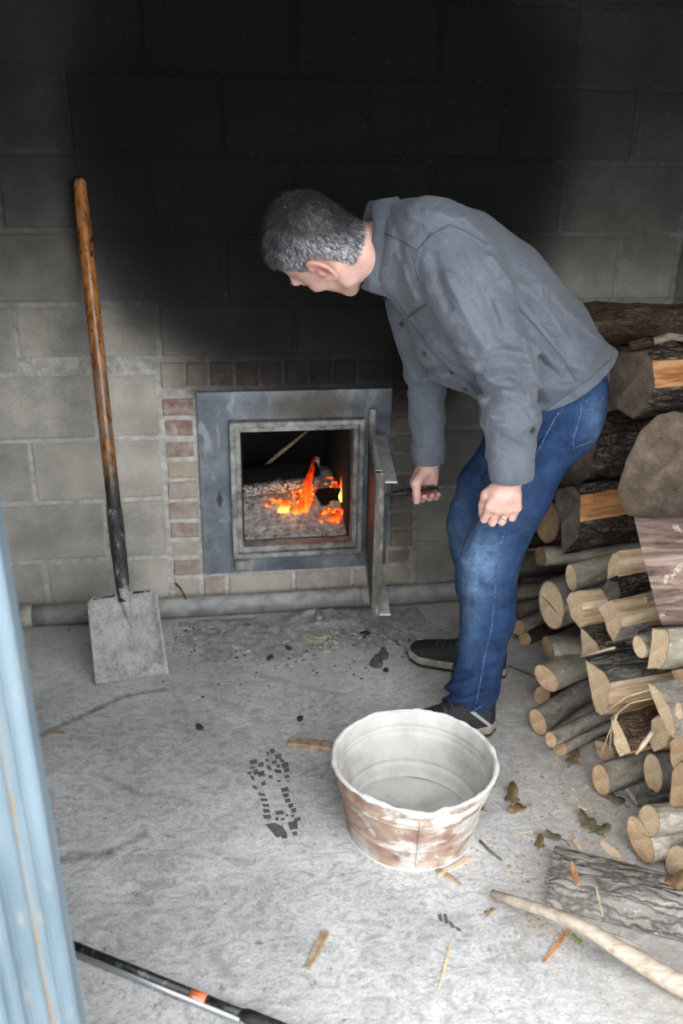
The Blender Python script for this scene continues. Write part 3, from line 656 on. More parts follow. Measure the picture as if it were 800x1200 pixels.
def flame(path, w0, label, heat, seed, N=14, S=12):
    path = np.array(path); V = []; Fc = []; H = []
    tt = np.linspace(0, 1, len(path)); T = np.linspace(0, 1, N+1); P = np.stack([np.interp(T, tt, path[:, k]) for k in range(3)], 1)
    for i, t in enumerate(T):
        wd = w0*(math.sin(math.pi*min(1, .25+.75*t))**.8)*(1-.35*t)+.0008
        c = P[i]+np.array([.006*vnoise(np.array([[t*4, seed, 0]]), seed)[0], 0, 0])
        for k in range(S):
            a = 2*math.pi*k/S; V.append(c+np.array([math.cos(a)*wd*(1+.3*vnoise(np.array([[t*6, k*.9, seed]]), seed)[0]), math.sin(a)*wd*.55, .0])); H.append(heat*(1-t)**.7)
    for i in range(N):
        for k in range(S): k2 = (k+1) % S; Fc.append((i*S+k, i*S+k2, (i+1)*S+k2, (i+1)*S+k))
    o = mesh('flame', V, Fc, MAT['flame'], None, True); at = o.data.attributes.new('burn', 'FLOAT', 'POINT'); at.data.foreach_set('value', H)
    return tag(o, label, 'flame', 'flames in the firebox')
flame([aty(356, 600, .125), aty(357, 584, .13), aty(361, 560, .135), aty(370, 534, .14)], .018, 'tall red-orange flame tongue between the charred logs', .62, 1)
flame([aty(333, 600, .12), aty(335, 592, .12), aty(338, 583, .125)], .022, 'low yellow-orange flame under the large charred log', .95, 2)
flame([aty(403, 588, .15), aty(403, 574, .155), aty(400, 556, .16)], .017, 'bright yellow flame by the right side of the firebox', 1.25, 3)
flame([aty(391, 611, .09), aty(394, 604, .09), aty(396, 596, .1)], .020, 'low red flame at the front right of the ash', .55, 4)
flame([aty(347, 602, .11), aty(350, 594, .115), aty(355, 580, .12)], .018, 'small orange flame left of the burnt stub', .7, 5)
for nm, p, e in (('fire_glow', aty(345, 588, .13), .16), ('fire_glow', aty(398, 570, .17), .12)):
    ld = bpy.data.lights.new(nm, 'POINT'); ld.energy = e; ld.color = (1, .38, .1); ld.shadow_soft_size = .03
    lo = bpy.data.objects.new(nm, ld); lo.location = p; link(lo)

# ================================================================== PIPE, SHOVEL, TUB, POLE
pr_ = tag(empty('floor_pipe', (-.08, -.045, 0)), 'grey pipe lying along the foot of the block wall', 'pipe')
def px_pipe(name, x0, x1, r, mat):
    n = max(2, int((x1-x0)/.05)); path = [(x0+(x1-x0)*i/n+.08, .002*math.sin(i*.7), .0362+.001*math.sin(i*.9)) for i in range(n+1)]
    o = tube(name, path, r, mat, pr_, 24)
    at = o.data.attributes.new('dust', 'FLOAT', 'POINT'); at.data.foreach_set('value', [min(1, max(0, (v.co.z-.036)/r*1.2-.1))*min(1, max(.25, 1.5-abs(v.co.x-.85)*1.6)) for v in o.data.vertices])
px_pipe('pipe_length', -.045, 1.47, .034, MAT['pipe']); px_pipe('coupling', -.082, -.043, .0362, MAT['coupling'])
px_pipe('coupling', 1.0, 1.03, .0358, MAT['pipe'])

# shovel: leans from the floor to the wall
sh = tag(empty('square_shovel', (.29, -.405, 0)), 'square-point shovel with varnished wooden handle leaning on the wall', 'shovel')
sb = np.array([.2915, -.405, .0]); top = np.array([.2205, -.022, 1.357]); joint = np.array([.278, -.335, .255])
sho = np.array([.29, -.405, 0])
def S_(p): return np.array(p)-sho
axis = (top-joint)/np.linalg.norm(top-joint)
hp = [joint+axis*t for t in np.linspace(.17, np.linalg.norm(top-joint)-.008, 16)]; hp.append(top)
tube('handle', [S_(p) for p in hp], [.0195]*3+[.0198]*11+[.019, .018, .010], MAT['handle'], sh, 18)
tube('socket', [S_(joint+axis*t) for t in (-.03, .0, .05, .12, .19, .235, .24)], [.016, .0185, .0205, .0218, .0222, .0215, .0200], MAT['socket'], sh, 18)
bl0, br0, tl0, tr0 = atz(112, 803, .004), atz(198, 791, .004), np.array([.1775, -.352, .243]), np.array([.370, -.318, .247])
V = []; Fc = []; nu, nv = 20, 22
nrm = np.cross(br0-bl0, tl0-bl0); nrm /= np.linalg.norm(nrm)
if nrm[1] > 0: nrm = -nrm
for side in (0, 1):
    for j in range(nv+1):
        for i in range(nu+1):
            s_, t = i/nu, j/nv
            p = (bl0*(1-s_)+br0*s_)*(1-t)+(tl0*(1-s_)+tr0*s_)*t
            dish = -.016*(1-(2*s_-1)**4)*(.35+.65*math.sin(math.pi*min(1, t*.8+.1)))
            if t < .12: p = p+np.array([0, 0, .0])
            edge = .010*max(0, abs(2*s_-1)-.8)/.2*(.4+.6*t)
            frog = .020*math.exp(-((s_-.53)/.075)**2)*max(0, (t-.45)/.55)**1.2
            lip = .012*max(0, (t-.93)/.07)*(1-math.exp(-((s_-.53)/.12)**2))
            rag = .004*vnoise(np.array([[s_*9, t*2, 1]]), 4)[0]*(t > .97)
            V.append(S_(p+nrm*(dish+edge+frog+lip-side*.0022)+np.array([0, 0, rag*2])))
n1 = (nu+1)*(nv+1)
for j in range(nv):
    for i in range(nu):
        a = j*(nu+1)+i; Fc += [(a, a+1, a+nu+2, a+nu+1), (n1+a, n1+a+nu+1, n1+a+nu+2, n1+a+1)]
rim = list(range(nu+1))+[j*(nu+1)+nu for j in range(1, nv+1)]+[nv*(nu+1)+i for i in range(nu-1, -1, -1)]+[j*(nu+1) for j in range(nv-1, 0, -1)]
for k in range(len(rim)): a, b = rim[k], rim[(k+1) % len(rim)]; Fc.append((a, n1+a, n1+b, b))
mesh('blade', V, Fc, MAT['blade'], sh, True)
def bpt(s_, t, o): return S_((bl0*(1-s_)+br0*s_)*(1-t)+(tl0*(1-s_)+tr0*s_)*t+nrm*o)
tube('frog', [S_(joint+axis*.01)+nrm*.002]+[bpt(.53+.012*k, .98-.10*k, .006-.005*k) for k in range(5)], [.0175, .0165, .0135, .0105, .007, .003], MAT['blade'], sh, 12)
tube('step_edge', [bpt(.02, .985, .002), bpt(.2, .99, .004), bpt(.40, .995, .006)], [.0025, .003, .004], MAT['socket'], sh, 8); tube('step_edge', [bpt(.66, .995, .006), bpt(.84, .99, .004), bpt(.985, .985, .002)], [.004, .003, .0025], MAT['socket'], sh, 8)

# wash tub
TC = np.array([.957, -1.098, 0.0]); tub = tag(empty('wash_tub', TC), 'round lime-crusted rusty metal wash tub on the floor', 'tub')
def warp(x, y, z, a):
    k = z/.19; r = math.hypot(x, y); f = 1+k*(.018*math.cos(2*a+.6)+.012*math.cos(3*a+1.0))
    dent = k**3*.010*math.exp(-((math.degrees(a)-262+180) % 360-180)**2/300.)
    return x*f, y*f, z-dent+k*k*.004*math.sin(2*a+.2)
def rz(z): return .139+(.176-.139)*(z/.19)
def rib(z): return .0045*sum(math.exp(-((z-c)/.005)**2) for c in (.135, .147, .058))
outp = [(.1435, 0.0), (.1465, .0025), (.1465, .006), (.142, .016)]+[(rz(z)+rib(z), z) for z in np.linspace(.022, .186, 44)]
inp = [(rz(z)+rib(z)*.8-.0022, z) for z in np.linspace(.186, .030, 42)]+[(.1405-.003, .0225)]
lathe('tub_wall', outp, MAT['tub'], tub, 96, warp=warp); lathe('tub_lining', inp, MAT['tub_in'], tub, 96, warp=warp)
def bw(x, y, z, a): return x, y, z+.004*vnoise(np.array([[x*14, y*14, 2]]), 2)[0]
lathe('tub_bottom', [(.1405, .0215), (.134, .024), (.11, .028), (.08, .030), (.04, .031), (.0005, .031)], MAT['tub_in'], tub, 64, warp=bw)
lathe('foot_ring', [(.1445, .0), (.1478, .0), (.1478, .005), (.1445, .005)], MAT['crust'], tub, 96, close=True)
V = []; Fc = []
for k in range(120):
    a = 2*math.pi*k/120; th = .0048+.0026*fbm(np.array([[math.cos(a)*7, math.sin(a)*7, 0]]), 6, 3)[0]
    cx_, cy_, cz_ = warp((rz(.187)+.0012)*math.cos(a), (rz(.187)+.0012)*math.sin(a), .187, a)
    for q in range(8):
        b = 2*math.pi*q/8; rr = th*math.cos(b); V.append((cx_+rr*math.cos(a), cy_+rr*math.sin(a), cz_+th*math.sin(b)*1.1))
for k in range(120):
    k2 = (k+1) % 120
    for q in range(8): Fc.append((k*8+q, k2*8+q, k2*8+(q+1) % 8, k*8+(q+1) % 8))
mesh('rolled_rim', V, Fc, MAT['crust'], tub, True)
def tubpt(adeg, z, o=.0): a = math.radians(adeg); return warp((rz(z)+rib(z)+o)*math.cos(a), (rz(z)+rib(z)+o)*math.sin(a), z, a)
tube('side_seam', [tubpt(262+.0*z, z, .0008) for z in np.linspace(.01, .185, 24)], .0024, MAT['tub'], tub, 8)
for aa in (262, 83):
    bm = bmesh.new(); prev = None
    for d in (-9, -5, 0, 5, 9):
        row = [bm.verts.new(tubpt(aa+d, z, .0035)) for z in (.166, .184)]+[bm.verts.new(tubpt(aa+d, z, -.001)) for z in (.184, .166)]
        if prev:
            for k in range(4): bm.faces.new((prev[k], row[k], row[(k+1) % 4], prev[(k+1) % 4]))
        prev = row
    bmobj('handle_lug', bm, MAT['crust' if aa == 83 else 'tub'], tub, True)

# carbon pole in the foreground
po = tag(empty('extension_pole', atz(95, 1112, 0)), 'black and grey telescopic pole with orange band lying in the foreground', 'pole')
p0 = atz(60, 1098, .014); p1 = atz(283, 1188, .014); p2 = atz(420, 1243, .014); po0 = np.array(po.location)
def pl(t): return p0+(p1-p0)*t-po0
tube('pole_section', [pl(-.4), pl(.25), pl(.75)], .0085, MAT['pole'], po, 14)
lo_ = np.array([0.004, -.0125, -.0045]); tube('pole_underside', [pl(-.4)+lo_, pl(.98)+lo_], .0055, MAT['pole_grey'], po, 12)
tube('colour_band', [pl(.752), pl(.83)], .0089, MAT['orange'], po, 14); tube('pole_section', [pl(.832), pl(1.0)], .0082, MAT['pole'], po, 14)
tube('twist_lock', [pl(1.0), pl(1.03), pl(1.25), pl(1.28)], [.0095, .0125, .0125, .0105], MAT['iron'], po, 10); tube('pole_section', [pl(1.28), pl(1.7)], .0085, MAT['pole'], po, 12)
# small pale lettering strip under the orange band
pd = (p1-p0)/np.linalg.norm(p1-p0); pn = np.cross(pd, [0, 0, 1.0]); pn /= np.linalg.norm(pn)
if pn[1] > 0: pn = -pn
bm = bmesh.new()
for k in range(5):
    c = pl(.775+k*.011)+pn*.0082+np.array([0, 0, .0042])
    vv = []
    for s_, t in ((-1, -1), (1, -1), (1, 1), (-1, 1)): vv.append(bm.verts.new(c+pd*s_*.0009+(pn*-.45+np.array([0, 0, .9]))*t*.0021))
    bm.faces.new(vv)
bmobj('lettering', bm, MAT['print'], po)
# ================================================================== PERSON
def proj(P):
    d = P-CAM; z = d@_F
    return np.stack([400+FPX*(d@_R2)/z, 600-FPX*(d@_U2)/z], 1)
def nets(f, lo, hi, h, B=10):
    """block-sparse surface nets of the signed distance f"""
    lo = np.array(lo, float); n = np.ceil((np.array(hi)-lo)/h/B).astype(int); N = n*B+1
    V = np.full(N, 1.0, np.float32)
    bi = np.stack(np.meshgrid(*[np.arange(k) for k in n], indexing='ij'), -1).reshape(-1, 3)
    d = f(lo+(bi+.5)*B*h); act = np.abs(d) < B*h*.98+.004
    for b in bi[(~act) & (d < 0)]: V[b[0]*B:b[0]*B+B+1, b[1]*B:b[1]*B+B+1, b[2]*B:b[2]*B+B+1] = -1
    g = np.stack(np.meshgrid(*[np.arange(B+1)]*3, indexing='ij'), -1).reshape(-1, 3); ab = bi[act]
    for c in range(0, len(ab), 120):
        ch = ab[c:c+120]; I = (ch[:, None, :]*B+g[None]).reshape(-1, 3)
        V[I[:, 0], I[:, 1], I[:, 2]] = f(lo+I*h)
    S = V < 0
    cs = [(x, y, z) for x in (0, 1) for y in (0, 1) for z in (0, 1)]
    sl = lambda c: tuple(slice(c[k], N[k]-1+c[k]) for k in range(3))
    cnt = sum(S[sl(c)].astype(np.int8) for c in cs); mix = (cnt > 0) & (cnt < 8)
    I = np.argwhere(mix); idx = np.full(N-1, -1, np.int32); idx[mix] = np.arange(len(I))
    val = np.stack([V[I[:, 0]+c[0], I[:, 1]+c[1], I[:, 2]+c[2]] for c in cs], 1)
    pos = np.zeros((len(I), 3)); k = np.zeros(len(I)); C_ = np.array(cs, float)
    for a in range(8):
        for b in range(a+1, 8):
            if np.abs(C_[a]-C_[b]).sum() != 1: continue
            m = (val[:, a] < 0) != (val[:, b] < 0); va, vb = val[m, a], val[m, b]; t = va/(va-vb)
            pos[m] += C_[a]+(C_[b]-C_[a])*t[:, None]; k[m] += 1
    pos = lo+(I+pos/k[:, None])*h
    Q = []
    for ax in range(3):
        o1, o2 = [(1, 2), (2, 0), (0, 1)][ax]
        s0 = [slice(1, N[q]-1) for q in range(3)]; s1 = list(s0); s0[ax] = slice(0, N[ax]-1); s1[ax] = slice(1, N[ax])
        df = S[tuple(s0)] != S[tuple(s1)]; E_ = np.argwhere(df); sg = S[tuple(s0)][df]
        off = np.ones(3, int); off[ax] = 0; E_ = E_+off
        e1 = np.zeros(3, int); e1[o1] = 1; e2 = np.zeros(3, int); e2[o2] = 1
        q = np.stack([idx[tuple((E_-e1-e2).T)], idx[tuple((E_-e2).T)], idx[tuple(E_.T)], idx[tuple((E_-e1).T)]], 1)
        q[~sg] = q[~sg][:, ::-1]; Q.append(q)
    Q = np.concatenate(Q); Q = Q[(Q >= 0).all(1)]
    return pos, Q
def netmesh(name, f, lo, hi, h, mat, parent=None, relax=1):
    V, Q = nets(f, lo, hi, h)
    for _ in range(relax):    # light smoothing of the voxel steps
        acc = np.zeros_like(V); k = np.zeros(len(V))
        for a, b in ((0, 1), (1, 2), (2, 3), (3, 0)):
            np.add.at(acc, Q[:, a], V[Q[:, b]]); np.add.at(acc, Q[:, b], V[Q[:, a]]); np.add.at(k, Q[:, a], 1); np.add.at(k, Q[:, b], 1)
        V = V*.5+.5*acc/k[:, None]
    me = bpy.data.meshes.new(name); me.vertices.add(len(V)); me.vertices.foreach_set('co', V.astype(np.float32).ravel())
    me.loops.add(len(Q)*4); me.loops.foreach_set('vertex_index', Q.ravel().astype(np.int32)); me.polygons.add(len(Q))
    me.polygons.foreach_set('loop_start', np.arange(0, len(Q)*4, 4, dtype=np.int32)); me.update(calc_edges=True); me.validate()
    me.polygons.foreach_set('use_smooth', [True]*len(me.polygons)); me.materials.append(mat)
    o = bpy.data.objects.new(name, me); return link(o, parent), V, Q
def attr(o, nm, vals):
    a = o.data.attributes.new(nm, 'FLOAT', 'POINT'); a.data.foreach_set('value', np.asarray(vals, np.float32))
def smin(a, b, k):
    h = np.clip(.5+.5*(b-a)/k, 0, 1); return b*(1-h)+a*h-k*h*(1-h)
def smax(a, b, k): return -smin(-a, -b, k)
def chain(P, pts, rad, k=.02):
    r = None; pts = [np.asarray(p, float) for p in pts]
    for a, b, ra, rb in zip(pts[:-1], pts[1:], rad[:-1], rad[1:]):
        ab = b-a; t = np.clip(((P-a)@ab)/(ab@ab), 0, 1); d = np.linalg.norm(P-a-t[:, None]*ab, axis=1)-(ra+(rb-ra)*t)
        r = d if r is None else smin(r, d, k)
    return r
def sweep(P, pts, lat, wl, wd, k=.03):
    r = None; pts = [np.asarray(p, float) for p in pts]
    for i in range(len(pts)-1):
        a, b = pts[i], pts[i+1]; ab = b-a; t = np.clip(((P-a)@ab)/(ab@ab), 0, 1); v = P-a-t[:, None]*ab
        l = v@lat; n = np.sqrt(np.maximum((v*v).sum(1)-l*l, 0)); W = wl[i]+(wl[i+1]-wl[i])*t; D = wd[i]+(wd[i+1]-wd[i])*t
        q = np.sqrt((l/W)**2+(n/D)**2); d = (q-1)*np.minimum(W, D); r = d if r is None else smin(r, d, k)
    return r
def ell(P, c, s, M=None):
    v = P-np.asarray(c, float)
    if M is not None: v = v@M
    s = np.asarray(s, float); q = np.linalg.norm(v/s, axis=1); return (q-1)*s.min()
def pxdist(U, pts):
    r = None
    for a, b in zip(pts[:-1], pts[1:]):
        a = np.array(a, float); b = np.array(b, float); ab = b-a; t = np.clip(((U-a)@ab)/max(ab@ab, 1e-6), 0, 1)
        d = np.linalg.norm(U-a-t[:, None]*ab, axis=1); r = d if r is None else np.minimum(r, d)
    return r

def near(P, c, r, f, far=.2):
    """evaluate f only for points within r of c"""
    m = ((P-c)**2).sum(1) < r*r; d = np.full(len(P), far); 
    if m.any(): d[m] = f(P[m])
    return d
def wrinkle(P, d, W, nz, sc, seed, gain=1.0):
    m = np.abs(d) < .03
    if not m.any(): return d
    Q = P[m]; U = proj(Q); e = d[m]
    for pts, w_, a in W: e = e-gain*a*np.exp(-(pxdist(U, pts)/w_)**2)
    e = e-nz*fbm(Q*sc, seed, 3); d = d.copy(); d[m] = e; return d
# ---- skeleton (metres, from the floor plan of the photo)
LAT = np.array([-.10, .99, 0.0]); LAT /= np.linalg.norm(LAT)
SP = [aty(660, 462, -.62), aty(624, 410, -.62), aty(575, 356, -.62), aty(523, 317, -.62), aty(484, 300, -.62), aty(450, 290, -.62)]
UPH = np.array([-.95, 0, .31]); UPH /= np.linalg.norm(UPH)
al = math.radians(37); f0 = np.array([-.31, 0, -.95]); f0 /= np.linalg.norm(f0)
FWH = math.cos(al)*f0+math.sin(al)*np.array([0, 1.0, 0]); LFH = np.cross(UPH, FWH)
HM = np.stack([FWH, LFH, UPH], 1)                      # columns: forward, left, up
HO = aty(373, 309, -.690)-.076*LFH+np.array([0, 0, -.014])
def H(p): return HO+HM@np.asarray(p, float)
LS, LE, LW = aty(522, 296, -.775), aty(593, 425, -.870), aty(599, 548, -.872)
RS, RE, RW = aty(486, 352, -.45), aty(500, 440, -.43), aty(502, 535, -.438)
LHIP, LK, LA = aty(638, 508, -.705), aty(576, 650, -.735), aty(556, 805, -.74)
RHIP, RK, RA = aty(612, 520, -.53), aty(553, 615, -.505), aty(565, 755, -.49)

def head_sdf(P):
    Q = (P-HO)@HM
    d = ell(Q, (-.010, 0, .040), (.094, .076, .086))
    d = smin(d, ell(Q, (.030, 0, -.012), (.066, .063, .075)), .03)
    d = smin(d, ell(Q, (.046, 0, -.070), (.042, .046, .042)), .03)
    d = smin(d, ell(Q, (.074, 0, -.098), (.021, .024, .017)), .02)            # chin
    for s in (-1, 1):
        d = smin(d, chain(Q, [(-.005, s*.058, -.040), (.02, s*.052, -.075), (.062, s*.026, -.098)], [.016, .015, .014], .01), .02)   # jaw
        d = smin(d, ell(Q, (.062, s*.042, -.018), (.022, .020, .018)), .015)   # cheek bone
        d = smin(d, chain(Q, [(.078, s*.045, .030), (.092, s*.018, .030)], [.011, .012], .01), .012)  # brow
        d = smax(d, -ell(Q, (.098, s*.032, .010), (.016, .016, .011)), .012)   # eye socket
        d = smin(d, ell(Q, (.078, s*.032, .010), (.013, .013, .012)), .003)    # lids over the eyeball
    d = smin(d, chain(Q, [(.092, 0, .018), (.104, 0, -.006), (.116, 0, -.028)], [.008, .009, .0115], .008), .010)   # nose
    for s in (-1, 1): d = smin(d, ell(Q, (.103, s*.012, -.031), (.010, .008, .008)), .006)
    d = smin(d, ell(Q, (.092, 0, -.056), (.012, .022, .0055)), .006)           # lips
    d = smin(d, ell(Q, (.090, 0, -.067), (.012, .019, .006)), .006)
    d = smax(d, -ell(Q, (.106, 0, -.0612), (.012, .024, .0016)), .003)
    for s in (-1, 1):   # ears
        E0 = np.array([-.012, s*.082, -.004]); th = math.radians(-12)
        R = np.array([[math.cos(th), 0, math.sin(th)], [0, 1, 0], [-math.sin(th), 0, math.cos(th)]])
        fl = math.radians(14)*s; R2 = np.array([[math.cos(fl), math.sin(fl), 0], [-math.sin(fl), math.cos(fl), 0], [0, 0, 1]])
        q = (Q-E0)@R@R2
        q = q-np.array([-.006, s*.003, 0])
        e = ell(q, (0, 0, 0), (.0205, .0075, .0345))
        rr = np.sqrt((q[:, 0]/.0185)**2+(q[:, 2]/.0325)**2); ring = np.sqrt(((rr-1)*.0175)**2+(q[:, 1]-s*.006)**2)-.0046
        ring = np.where((q[:, 0] > .010) & (q[:, 2] < .012) & (q[:, 2] > -.016), ring+.02, ring)
        e = smin(e, ring, .003)
        e = smax(e, -ell(q, (.003, s*.011, -.003), (.0095, .0095, .016)), .004)
        e = smin(e, ell(q, (.004, s*.002, -.027), (.009, .006, .009)), .004)      # lobe
        e = smin(e, ell(q, (.013, s*.004, -.006), (.005, .005, .008)), .003)      # tragus
        d = smin(d, e, .004)
    return d
NECK = [H((-.030, 0, -.025)), H((-.020, 0, -.085)), aty(452, 292, -.62)]
# ---- hands: palm and five separate fingers
def hand_sdf(P, W, knk, fingers, thumb, rk=.0105):
    d = None
    for K in knk:
        c = chain(P, [W, W*.45+K*.55, K], [.021, .0165, .0125], .01); d = c if d is None else smin(d, c, .012)
    for K, fpts in zip(knk, fingers):
        d = smin(d, chain(P, [K]+list(fpts), [.0100, .0093, .0086, .0075][:len(fpts)+1], .002), .0028)
    d = smin(d, chain(P, thumb, [.017, .0135, .0105, .0088][:len(thumb)], .006), .010)
    return d
# left: back of the hand towards the camera, fingers curled in towards the thigh
lD = np.array([-.16, .02, -.987]); lD /= np.linalg.norm(lD); lP = np.array([.10, .99, 0.0]); lP -= lD*(lP@lD); lP /= np.linalg.norm(lP); lT = np.cross(lP, lD)
if lT[0] > 0: lT = -lT
LWR = aty(597, 562, -.868)
lk, lf = [], []
for off, ln, sc in ((.031, .066, 1.0), (.0105, .070, 1.06), (-.0105, .066, 1.0), (-.0305, .057, .84)):
    K = LWR+lD*(ln+.004)+lT*off*1.02-lP*.006; lk.append(K)
    d1 = lD*.93+lP*.36; d2 = lD*-.25+lP*.97; d3 = -lD*.93+lP*.36
    a = K+d1*.040*sc; b = a+d2*.024*sc; c = b+d3*.019*sc; lf.append((a, b, c))
lth = [LWR+lD*.018+lT*.018+lP*.004, LWR+lD*.050+lT*.038+lP*.016, LWR+lD*.080+lT*.038+lP*.026, LWR+lD*.103+lT*.028+lP*.034]
# right: palm towards the camera, closed round the coiled grip
RWR = aty(503, 541, -.436)
gx = lambda u: (H0+hd*((aty(u, 575, -.462)-H0)@hd))
rk_, rf_ = [], []
for u, sc, zoff in ((487, 1.0, 0), (495.5, 1.05, .001), (504, 1.0, .0), (511.5, .85, .003)):
    g0 = gx(u)
    K = g0+np.array([0, .027, .019]); rk_.append(K)
    rf_.append((g0+np.array([-.001, .022, -.018-.004*sc]), g0+np.array([-.001, -.006, -.026]), g0+np.array([0, -.0235, -.010])))
g1 = gx(484.5)
rth = [RWR+np.array([-.014, -.012, -.022]), g1+np.array([.000, -.020, .030]), g1+np.array([.002, -.027, .004]), g1+np.array([.004, -.025, -.020])]

def body_sdf(P):
    d = np.full(len(P), 1.0)
    d = np.minimum(d, sweep(P, SP, LAT, [.13, .12, .13, .14, .11, .055], [.09, .085, .09, .09, .075, .055]))
    nk = chain(P, NECK, [.056, .056, .062], .02)
    d = smin(d, smin(near(P, HO, .26, head_sdf), nk, .022), .03)
    for S, E, W in ((LS, LE, LW), (RS, RE, RW)): d = smin(d, chain(P, [S, E, W], [.050, .038, .027], .02), .02)
    d = smin(d, chain(P, [LW, LWR], [.027, .024], .01), .01); d = smin(d, chain(P, [RW, RWR], [.027, .024], .01), .01)
    for Hh, K, A in ((LHIP, LK, LA), (RHIP, RK, RA)): d = smin(d, chain(P, [Hh, K, A], [.075, .05, .036], .02), .03)
    d = smin(d, near(P, LWR, .19, lambda q: hand_sdf(q, LWR, lk, lf, lth)), .012); d = smin(d, near(P, RWR, .19, lambda q: hand_sdf(q, RWR, rk_, rf_, rth)), .012)
    return d
body, BV, BQ = netmesh('person', body_sdf, (.60, -.98, .02), (1.60, -.36, 1.42), .0031, MAT['skin'], None, 1)
tag(body, 'man in grey shirt and blue jeans bending to hold the furnace door handle', 'person')
hq = (BV-HO)@HM
earr = np.exp(-(((hq[:, 0]+.012)/.03)**2+((np.abs(hq[:, 1])-.085)/.018)**2+((hq[:, 2]+.004)/.035)**2))
kn = sum(np.exp(-((BV-k)**2).sum(1)/(.016**2)) for k in lk+rk_+[f[2] for f in rf_])
attr(body, 'red', np.clip(earr*.75+kn*.35, 0, .9))

# ---- hair: cap plus short strands, salt and pepper
def hairline(Q):
    """>0 inside the hair region, head-local coordinates"""
    x, y, z = Q[:, 0], np.abs(Q[:, 1]), Q[:, 2]
    front = (.062-.25*y)-x+(z-.085)*.55              # forehead line
    side = z-(.012-.9*np.minimum(x+.012, 0)*.0)
    low = np.where(x > .012, z-.022-(x-.012)*.9, np.where(x > -.035, z-.030, z+.058))
    burn = np.minimum.reduce([.022-x, x+.004, z+.024])        # sideburn in front of the ear
    back = np.minimum(-.030-x, z+.070)
    return np.minimum(front, np.maximum(np.maximum(low, burn), back))
def hair_sdf(P):
    Q = (P-HO)@HM
    d = ell(Q, (-.010, 0, .040), (.094, .076, .086)); d = smin(d, ell(Q, (.030, 0, -.012), (.066, .063, .075)), .03)
    d = smin(d, chain(P, NECK, [.056, .056, .062], .02), .022)
    lift = .004+.004*np.clip((Q[:, 2]-.02)/.08, 0, 1)+.0025*fbm(Q*np.array([70, 70, 40]), 2, 2)
    g = hairline(Q)
    return smax(d-lift*np.clip((g+.004)/.014, 0, 1), -g*.9, .004)
hair, HV, HQ = netmesh('hair', hair_sdf, HO-.17, HO+.17, .0032, MAT['hair'], body, 1)
rs = np.random.RandomState(5)
tri = HV[HQ[:, :3]]; nrm_ = np.cross(tri[:, 1]-tri[:, 0], tri[:, 2]-tri[:, 0]); area = np.linalg.norm(nrm_, axis=1); nrm_ /= area[:, None]+1e-12
cen = HV[HQ].mean(1); cq = (cen-HO)@HM; outw = ((cen-H((-.005, 0, .02)))*nrm_).sum(1) > 0
ok = np.where(outw & (hairline(cq) > .001))[0]; pick = rs.choice(ok, 15000, p=area[ok]/area[ok].sum())
n_ = nrm_[pick]; p_ = cen[pick]+rs.normal(0, .0015, (len(pick), 3)); q_ = cq[pick]
flow = np.stack([.9+.0*q_[:, 0], np.clip(q_[:, 1]*6, -.4, .4), -.55-2.0*np.clip((-.02-q_[:, 0])/.05, 0, 1)], 1)+rs.normal(0, .35, (len(q_), 3))
tb_ = np.clip((q_[:, 2]-.04)/.07, 0, 1); flow[:, 2] *= 1-.85*tb_; fw = flow@HM.T
fw -= n_*(fw*n_).sum(1)[:, None]; fw /= np.linalg.norm(fw, axis=1)[:, None]
ln_ = rs.uniform(.009, .015, len(pick))*(1+.9*np.clip((q_[:, 2]-.05)/.08, 0, 1))*(1+.5*np.clip((q_[:, 0]-.03)/.05, 0, 1))
bn = np.cross(n_, fw); wd_ = rs.uniform(.00045, .0008, len(pick))[:, None]
a0_ = p_-n_*.002; a1_ = p_+fw*ln_[:, None]*.5+n_*(ln_*.20)[:, None]; a2_ = p_+fw*ln_[:, None]+n_*(ln_*.16)[:, None]
SV = np.stack([a0_-bn*wd_, a0_+bn*wd_, a1_+bn*wd_, a1_-bn*wd_, a2_], 1).reshape(-1, 3); k5 = np.arange(len(pick))*5
SF = np.concatenate([np.stack([k5, k5+1, k5+2, k5+3], 1)]); ST = np.stack([k5+3, k5+2, k5+4], 1)
st = mesh('hair_strands', SV, [tuple(f) for f in SF]+[tuple(f) for f in ST], MAT['hair'], hair, False); st['kind'] = 'stuff'
gs = np.clip(.62+(.045-q_[:, 2])/.14+.25*vnoise(q_*28, 3)-1.1*np.clip((-.055-q_[:, 0])/.035, 0, 1), .08, 1.0)
grey = .02+.80*gs*rs.rand(len(pick))**1.6
ca = st.data.color_attributes.new('tone', 'FLOAT_COLOR', 'POINT'); cc = np.repeat(np.stack([grey*.95, grey*.95, grey, np.ones_like(grey)], 1), 5, 0); ca.data.foreach_set('color', cc.astype(np.float32).ravel())
hc = (HV-HO)@HM; gb = .03+.09*np.clip((.09-hc[:, 2])/.12, 0, 1)*(.6+.4*vnoise(hc*120, 1))
ca = hair.data.color_attributes.new('tone', 'FLOAT_COLOR', 'POINT'); ca.data.foreach_set('color', np.stack([gb, gb, gb*1.02, np.ones_like(gb)], 1).astype(np.float32).ravel())
# eyebrows and eyes (mostly turned away)
for s in (-1, 1):
    tube('eyebrow', [H((.086, s*.048, .032)), H((.099, s*.032, .036)), H((.104, s*.016, .033))], [.002, .0035, .003], MAT['twig'], body, 6)
    tube('eyelashes', [H((.086, s*.043, .008)), H((.0915, s*.032, .005)), H((.0885, s*.022, .008))], .0009, MAT['charcoal'], body, 5)

